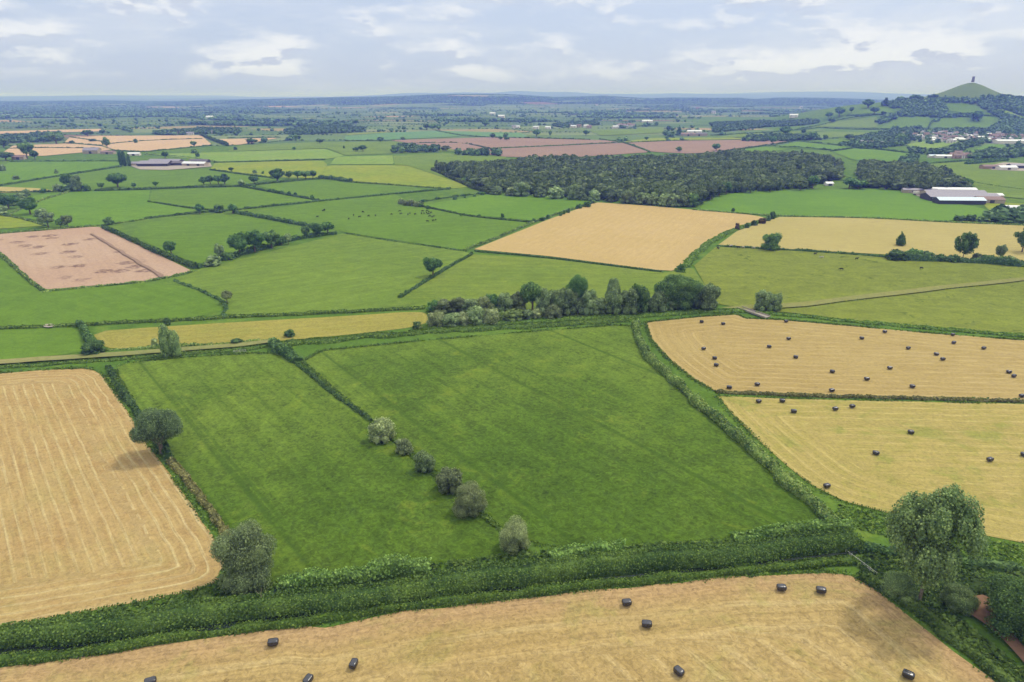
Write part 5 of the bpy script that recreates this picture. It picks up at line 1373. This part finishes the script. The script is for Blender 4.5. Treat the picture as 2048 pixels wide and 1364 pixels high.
def hrow(items, fmt, group, k=1.0):
    items = sorted(items)
    for i, (px, py, kd) in enumerate(items): house(px, py, kd, fmt.replace('#', ordn(i, len(items))), group, None, k)
r = np.random.default_rng(8)
up1 = [(1806, 271, 0), (1810, 274, 3), (1846, 268, 0), (1838, 276, 3), (1842, 279, 0), (1856, 276, 1), (1862, 281, 3), (1869, 278, 0), (1870, 285, 3), (1880, 283, 0), (1889, 284, 1), (1898, 272, 0), (1903, 285, 3), (1898, 287, 0), (1917, 282, 3), (1925, 273, 0), (1924, 283, 5), (1933, 274, 0),
       (1937, 276, 3), (1936, 284, 0), (1949, 275, 0), (1947, 283, 1), (1960, 279, 3), (1958, 285, 0)]
hrow(up1, 'white house in the cluster below the hill, #', 'white town houses below the hill', 1.15)
up2 = [(1862, 271, 0), (1874, 272, 2), (1884, 275, 1), (1893, 279, 1), (1908, 278, 2), (1914, 275, 0), (1911, 270, 1), (1921, 278, 0), (1880, 269, 0), (1852, 272, 2), (1830, 273, 1), (1941, 280, 1), (1953, 270, 2), (1888, 268, 1)]
hrow(up2, 'dull roofed house between the white town houses, #', 'dull roofed town houses', 1.15)
up3 = [(1976, 272, 5), (1984, 275, 4), (1990, 277, 4), (1998, 274, 4), (2004, 279, 4), (1994, 281, 2), (2008, 275, 1), (2012, 281, 3), (1995, 270, 0), (2022, 276, 1), (2032, 279, 4), (2040, 276, 4), (1972, 283, 3), (1979, 281, 0), (2046, 281, 2)]
hrow(up3, 'brick house at the dense end of town, #', 'brick houses at the town end', 1.15)
hrow([(1722, 289, 0), (1735, 290, 2), (1744, 290, 2), (1765, 291, 3), (1776, 291, 0)], 'house half hidden in trees behind the bright pasture, #', 'houses hidden in trees behind the pasture', 1.1)
hrow([(1905, 315, 4), (1913, 317, 4), (1920, 317, 1), (1927, 315, 4), (1934, 316, 2), (1915, 311, 4)], 'reddish house of the hamlet beside the straight hedge, #', 'hamlet houses by the hedge', 1.0)
hrow([(335, 269, 0), (341, 270, 2), (352, 270, 2), (361, 269, 1), (378, 270, 0), (384, 270, 0)], 'white cottage at the back of the tan field, #', 'cottages behind the tan field')
hrow([(427, 267, 0), (436, 265, 0), (443, 265, 3), (463, 265, 3), (473, 264, 0), (615, 262, 3)], 'white cottage among trees past the tan field, #', 'cottages among the far trees')
hrow([(1028, 257, 0), (1034, 257, 3), (1072, 258, 3), (1096, 258, 5), (1142, 254, 0), (1147, 256, 3), (1158, 255, 2), (1172, 255, 3), (1178, 257, 2), (1235, 255, 0), (1240, 253, 2), (1247, 254, 1), (1258, 252, 2), (1252, 256, 0), (1264, 254, 1), (1230, 257, 3)],
     'village house on the plain behind the brown fields, #', 'village houses on the plain', 1.3)
hrow([(1213, 194, 0), (1003, 236, 5), (1193, 212, 0), (1395, 219, 2), (1427, 228, 0), (1602, 217, 0), (1587, 236, 3), (985, 230, 5), (420, 238, 5)], 'tiny pale building far off toward the ridge, #', 'tiny far buildings', 2.2)

def barn(px, py, L, W_, hw, hr, ang, wall, roof, label, name='barn', group=None, dz=.15, doors=()):
    p = G(px, py)
    o = bpy.data.objects.new(name, None); COL.objects.link(o); o.location = (p[0], p[1], p[2] + dz); o.rotation_euler = (0, 0, math.radians(ang))
    V, wq, wt, (rv, rf) = gable_geo(L, W_, hw, hr, .5, .15)
    link('wall', mesh_from('barn_wall', V, [wq, wt], False, None, (wall,)), o)
    link('roof', mesh_from('barn_roof', rv, [rf], False, None, (roof,)), o)
    for x in doors:
        dv, df = boxv(x - 2.2, x + 2.2, -W_ / 2 - .06, -W_ / 2 + .05, 0, min(hw * .85, 4.2))
        link('door', mesh_from('barn_door', dv, [df], False, None, ('wall_dark',)), o)
    tag(o, label, 'barn', group)
GD = 'dairy sheds by the wood'
barn(1919, 400, 68, 22, 4.2, 2.6, -4, 'wall_dark', 'roof_grey', 'wide lavender grey main shed of the dairy farm by the wood', group=GD, doors=(-20, 4, 22))
barn(1905, 394, 60, 16, 4.6, 2.4, -4, 'wall_stone', 'roof_grey', 'grey shed behind the main dairy shed', group=GD, doors=(-15, 10))
barn(1904, 386, 46, 9, 4.2, 1.6, -5, 'wall_white', 'roof_pale', 'long white roofed shed along the back of the dairy farm', group=GD, doors=(0,))
barn(1917, 407, 44, 13, 3.8, 2.2, -3, 'wall_dark', 'roof_blue', 'pale blue roofed shed at the front of the dairy farm', group=GD, doors=(-12, 8))
barn(1838, 386, 34, 8, 3.4, 1.4, -12, 'wall_stone', 'roof_grey', 'low grey shed at the wood end of the dairy farm', group=GD, doors=(-6,))
barn(1976, 405, 24, 14, 3.6, 2.2, -6, 'wall_stone', 'roof_brown', 'brown roofed shed at the far end of the dairy farm', group=GD, doors=(0,))
barn(1864, 399, 10, 7, 3.2, 1.6, 20, 'wall_white', 'roof_pale', 'small pale shed at the corner of the crop field', group=GD, doors=(0,))
barn(1985, 396, 16, 9, 3.2, 1.6, -6, 'wall_stone', 'roof_pale', 'small pale shed behind the brown roofed one', group=GD, doors=(0,))
GF = 'grey farm sheds below the poplars'
barn(313, 332, 44, 26, 4.4, 3.4, 3, 'wall_dark', 'roof_grey', 'largest grey shed of the farm by the poplars', group=GF, doors=(-12, 10))
barn(333, 328, 50, 18, 4.6, 2.8, -6, 'wall_dark', 'roof_grey', 'wide shed behind the largest one at the poplar farm', group=GF, doors=(5,))
barn(364, 331, 26, 13, 4.2, 2.4, 8, 'wall_dark', 'roof_dark', 'dark roofed shed in the middle of the poplar farm', group=GF, doors=(0,))
barn(391, 332, 36, 12, 4.0, 2.4, -8, 'wall_stone', 'roof_pale', 'pale long shed at the end of the poplar farm', group=GF, doors=(-8, 8))
barn(400, 326, 30, 10, 3.6, 2.2, -6, 'wall_dark', 'roof_dark', 'narrow dark shed behind the pale one of the poplar farm', group=GF, doors=(0,))
barn(278, 331, 18, 12, 3.6, 2.2, 15, 'wall_stone', 'roof_grey', 'small shed next to the columnar poplars', group=GF, doors=(0,))
barn(185, 307, 26, 16, 6.0, 4.5, 5, 'wall_stone', 'roof_grey', 'tall grey barn under the tan field', doors=(0,))
barn(217, 308, 24, 10, 3.6, 2.0, 0, 'wall_stone', 'roof_brown', 'low brown barn beside the tall grey barn', doors=(0,))
barn(269, 311, 20, 9, 3.2, 2.0, 5, 'wall_white', 'roof_pale', 'pale shed behind the columnar poplars', doors=(0,))
barn(39, 319, 18, 10, 4.2, 3.0, 10, 'wall_stone', 'roof_brown', 'stone barn among trees near the bright field', doors=(0,))
barn(1376, 272, 36, 18, 5, 3, -8, 'wall_stone', 'roof_brown', 'brown roofed farm shed behind the far ploughed field', doors=(0,))
barn(1396, 272, 44, 16, 5, 3, 6, 'wall_stone', 'roof_dark', 'dark roofed farm shed behind the far ploughed field', doors=(0,))
barn(1388, 266, 40, 14, 5, 3, 0, 'wall_white', 'roof_pale', 'pale farm shed beyond the brown and dark roofed ones', doors=(0,))
barn(1294, 245, 40, 20, 6, 4, 0, 'wall_white', 'roof_pale', 'bright white shed far off on the plain', doors=(0,))
barn(1888, 316, 30, 10, 3.4, 1.8, -3, 'wall_white', 'roof_pale', 'long pale greenhouse shed beside the reddish hamlet', doors=(0,))
barn(1872, 315, 26, 8, 3.2, 1.6, -3, 'wall_white', 'roof_blue', 'pale blue shed at the end of the hamlet row', doors=(0,))
barn(1982, 338, 30, 10, 4, 2, 3, 'wall_brick', 'roof_brown', 'brown building in the pale yard near the conifer hedge', doors=(0,))
barn(2012, 340, 24, 12, 4, 2.2, 0, 'wall_white', 'roof_pale', 'white building in the pale yard past the brown one', doors=(0,))
barn(2045, 337, 40, 14, 4.5, 2.2, -2, 'wall_dark', 'roof_grey', 'grey building cut by the picture edge in the pale yard', doors=(0,))
barn(2030, 287, 90, 26, 6, 2.5, -3, 'wall_white', 'roof_pale', 'big white works shed at the town edge', doors=(0, 20))
barn(2024, 283, 80, 22, 6, 2.5, -3, 'wall_brick', 'roof_grey', 'grey works shed behind the big white one', doors=(0,))
barn(1657, 371, 9, 6, 2.6, 1.6, 10, 'wall_white', 'roof_pale', 'tiny pale hut in the clearing of the wood', 'hut', doors=(0,))

# marquee-like white tunnel in the paddock
def arch_tunnel(px, py, L, R, ang, label):
    p = G(px, py); t = np.linspace(0, math.pi, 13)
    prof = np.column_stack([np.cos(t) * R, np.sin(t) * R * .62])
    V = np.array([(x, a, b) for x in (-L / 2, L / 2) for a, b in prof]); n = len(t)
    q = np.array([(i, i + 1, n + i + 1, n + i) for i in range(n - 1)])
    e0 = np.arange(n)[None, ::-1]; e1 = np.arange(n)[None] + n
    o = bpy.data.objects.new('polytunnel', None); COL.objects.link(o); o.location = (p[0], p[1], .3); o.rotation_euler = (0, 0, math.radians(ang))
    link('cover', mesh_from('tunnel_cover', V, [q], True, None, ('roof_pale',)), o)
    link('end_panel', mesh_from('tunnel_end', V, [e0], False, None, ('wall_white',)), o); link('end_panel', mesh_from('tunnel_end', V, [e1], False, None, ('wall_white',)), o)
    tag(o, label, 'polytunnel')
arch_tunnel(2022, 417, 13, 4.5, -8, 'white tunnel tent standing in the paddock beside the dairy farm')

# a lorry and trailers in the dairy yard
def lorry(px, py, ang, label):
    p = G(px, py)
    o = bpy.data.objects.new('lorry', None); COL.objects.link(o); o.location = (p[0], p[1], p[2] + .8); o.rotation_euler = (0, 0, math.radians(ang))
    V, Fq = boxv(-3.6, 2.2, -1.2, 1.2, 1.1, 3.7); link('cargo_box', mesh_from('cargo_box', V, [Fq], False, None, ('wall_white',)), o)
    V, Fq = joinb([boxv(2.4, 4.2, -1.15, 1.15, .9, 2.9), boxv(2.5, 3.7, -1.1, 1.1, 2.9, 3.2)]); c = link('cab', mesh_from('cab', V, [Fq], False, None, ('wall_white',)), o)
    V, Fq = boxv(4.18, 4.24, -1.0, 1.0, 1.9, 2.7); link('windscreen', mesh_from('windscreen', V, [Fq], False, None, ('glass_dark',)), c)
    V, Fq = boxv(-3.5, 4.0, -.5, .5, .6, .98); link('chassis', mesh_from('chassis', V, [Fq], False, None, ('wall_dark',)), o)
    for x in (-2.6, -1.4, 3.3):
        for s in (-1, 1):
            V, Fq = tube([(x, s * .85, .5), (x, s * 1.15, .5)], [.5, .5], 12)
            link('wheel', mesh_from('wheel', V, [Fq, np.arange(12)[None, ::-1], np.arange(12, 24)[None]], False, None, ('wall_dark',)), o)
    tag(o, label, 'lorry')
lorry(1833, 391, -20, 'white box lorry parked at the wood end of the dairy yard')
lorry(1822, 384, -10, 'white box lorry beside the low grey shed')

# the stone church tower on the hill
tx, ty = TOR; tb = tz(tx, ty) - .6
o = bpy.data.objects.new('stone_tower', None); COL.objects.link(o); o.location = (tx, ty, tb); o.rotation_euler = (0, 0, math.radians(-24)); o.scale = (.74, .74, .8)
bx = [boxv(-4.4, -1.3, -4.2, 4.2, 0, 5.0), boxv(1.3, 4.4, -4.2, 4.2, 0, 5.0), boxv(-1.3, 1.3, -1.2, 1.2, 0, 5.0), boxv(-4.4, 4.4, -4.2, 4.2, 5.02, 13.5), boxv(-4.15, 4.15, -4.0, 4.0, 13.52, 22.5)]
V, Fq = joinb(bx); body = link('wall', mesh_from('tower_wall', V, [Fq], False, None, ('tower_stone',)), o)
for sx in (-1, 1):
    for sy in (-1, 1):
        V, Fq = joinb([boxv(sx * 5.0 - .75, sx * 5.0 + .75, sy * 4.7 - .75, sy * 4.7 + .75, 0, 9), boxv(sx * 4.7 - .62, sx * 4.7 + .62, sy * 4.45 - .62, sy * 4.45 + .62, 9.02, 17), boxv(sx * 4.45 - .5, sx * 4.45 + .5, sy * 4.25 - .5, sy * 4.25 + .5, 17.02, 23.6)])
        link('buttress', mesh_from('buttress', V, [Fq], False, None, ('tower_stone',)), o)
for z in (6.6, 13.6, 21.2):
    V, Fq = boxv(-4.55, 4.55, -4.35, 4.35, z, z + .35); link('string_course', mesh_from('string_course', V, [Fq], False, None, ('tower_stone',)), o)
V, Fq = joinb([boxv(x - .5, x + .5, y - .25, y + .25, 22.52, 24.0) for x in (-2.8, -.95, .95, 2.8) for y in (-3.75, 3.75)] + [boxv(x - .25, x + .25, y - .5, y + .5, 22.52, 24.0) for y in (-2.0, 0, 2.0) for x in (-3.9, 3.9)])
link('parapet', mesh_from('parapet', V, [Fq], False, None, ('tower_stone',)), o)
for y in (-1, 1):
    V, Fq = boxv(-1.1, 1.1, y * 4.02 - .05, y * 4.02 + .05, 15.5, 20.0); link('window', mesh_from('tower_window', V, [Fq], False, None, ('glass_dark',)), o)
tag(o, 'roofless stone church tower on top of the green cone hill', 'tower')

# ================================================================== small things in the near fields
p = G(1506, 627)
o = bpy.data.objects.new('concrete_bridge', None); COL.objects.link(o); o.location = (p[0], p[1], .25); o.rotation_euler = (0, 0, math.radians(-62))
V, Fq = boxv(-9, 9, -1.6, 1.6, .2, .5); link('deck', mesh_from('deck', V, [Fq], False, None, ('pale_stone',)), o)
for s in (-1, 1):
    V, Fq = boxv(-9, 9, s * 1.75 - .14, s * 1.75 + .14, .2, .95); link('kerb_wall', mesh_from('kerb_wall', V, [Fq], False, None, ('pale_stone',)), o)
tag(o, 'pale concrete farm bridge over the ditch by the paired willows', 'bridge')

def rail_fence(a, b, n, label, h=1.2, mat='metal_pale', bars=(.35, .7, 1.1), name='field_gate', cat='gate'):
    A = np.array(G(*a)); B = np.array(G(*b)); L = np.linalg.norm(B - A); an = math.atan2(B[1] - A[1], B[0] - A[0])
    o = bpy.data.objects.new(name, None); COL.objects.link(o); o.location = (A[0], A[1], .02); o.rotation_euler = (0, 0, an)
    for k in range(n):
        V, Fq = tube([(L * k / (n - 1), 0, -.1), (L * k / (n - 1), 0, h + .1)], [.07, .06], 7); link('post', mesh_from('post', V, [Fq, np.arange(7, 14)[None]], False, None, (mat,)), o)
    for z in bars:
        V, Fq = tube([(0, .08, z), (L, .08, z)], [.04, .04], 6); link('bar', mesh_from('bar', V, [Fq], False, None, (mat,)), o)
    tag(o, label, cat)
rail_fence((1690, 1108), (1752, 1154), 6, 'pale rail fence slanting across the ditch beside the tall poplar', name='rail_fence', cat='fence')
rail_fence((468, 706), (492, 704), 3, 'pale field gate on the drove above the green meadow')
# bare dead branch stuck in the bank
p = G(526, 1216); o = bpy.data.objects.new('dead_branch', None); COL.objects.link(o); o.location = (p[0], p[1], 0)
V, Fq = tube([(0, 0, -.2), (.1, 0, 1.6), (-.1, .1, 3.4), (.35, 0, 5.0)], [.11, .09, .07, .03], 6); st = link('stem', mesh_from('stem', V, [Fq], True, None, ('wood_grey',)), o)
V, Fq = tube([(-.08, .1, 3.3), (-.7, 0, 3.9), (-.9, .1, 4.4)], [.05, .035, .015], 5); link('side_shoot', mesh_from('shoot', V, [Fq], True, None, ('wood_grey',)), o)
tag(o, 'bare pale dead branch standing in the weedy ditch bank', 'branch')
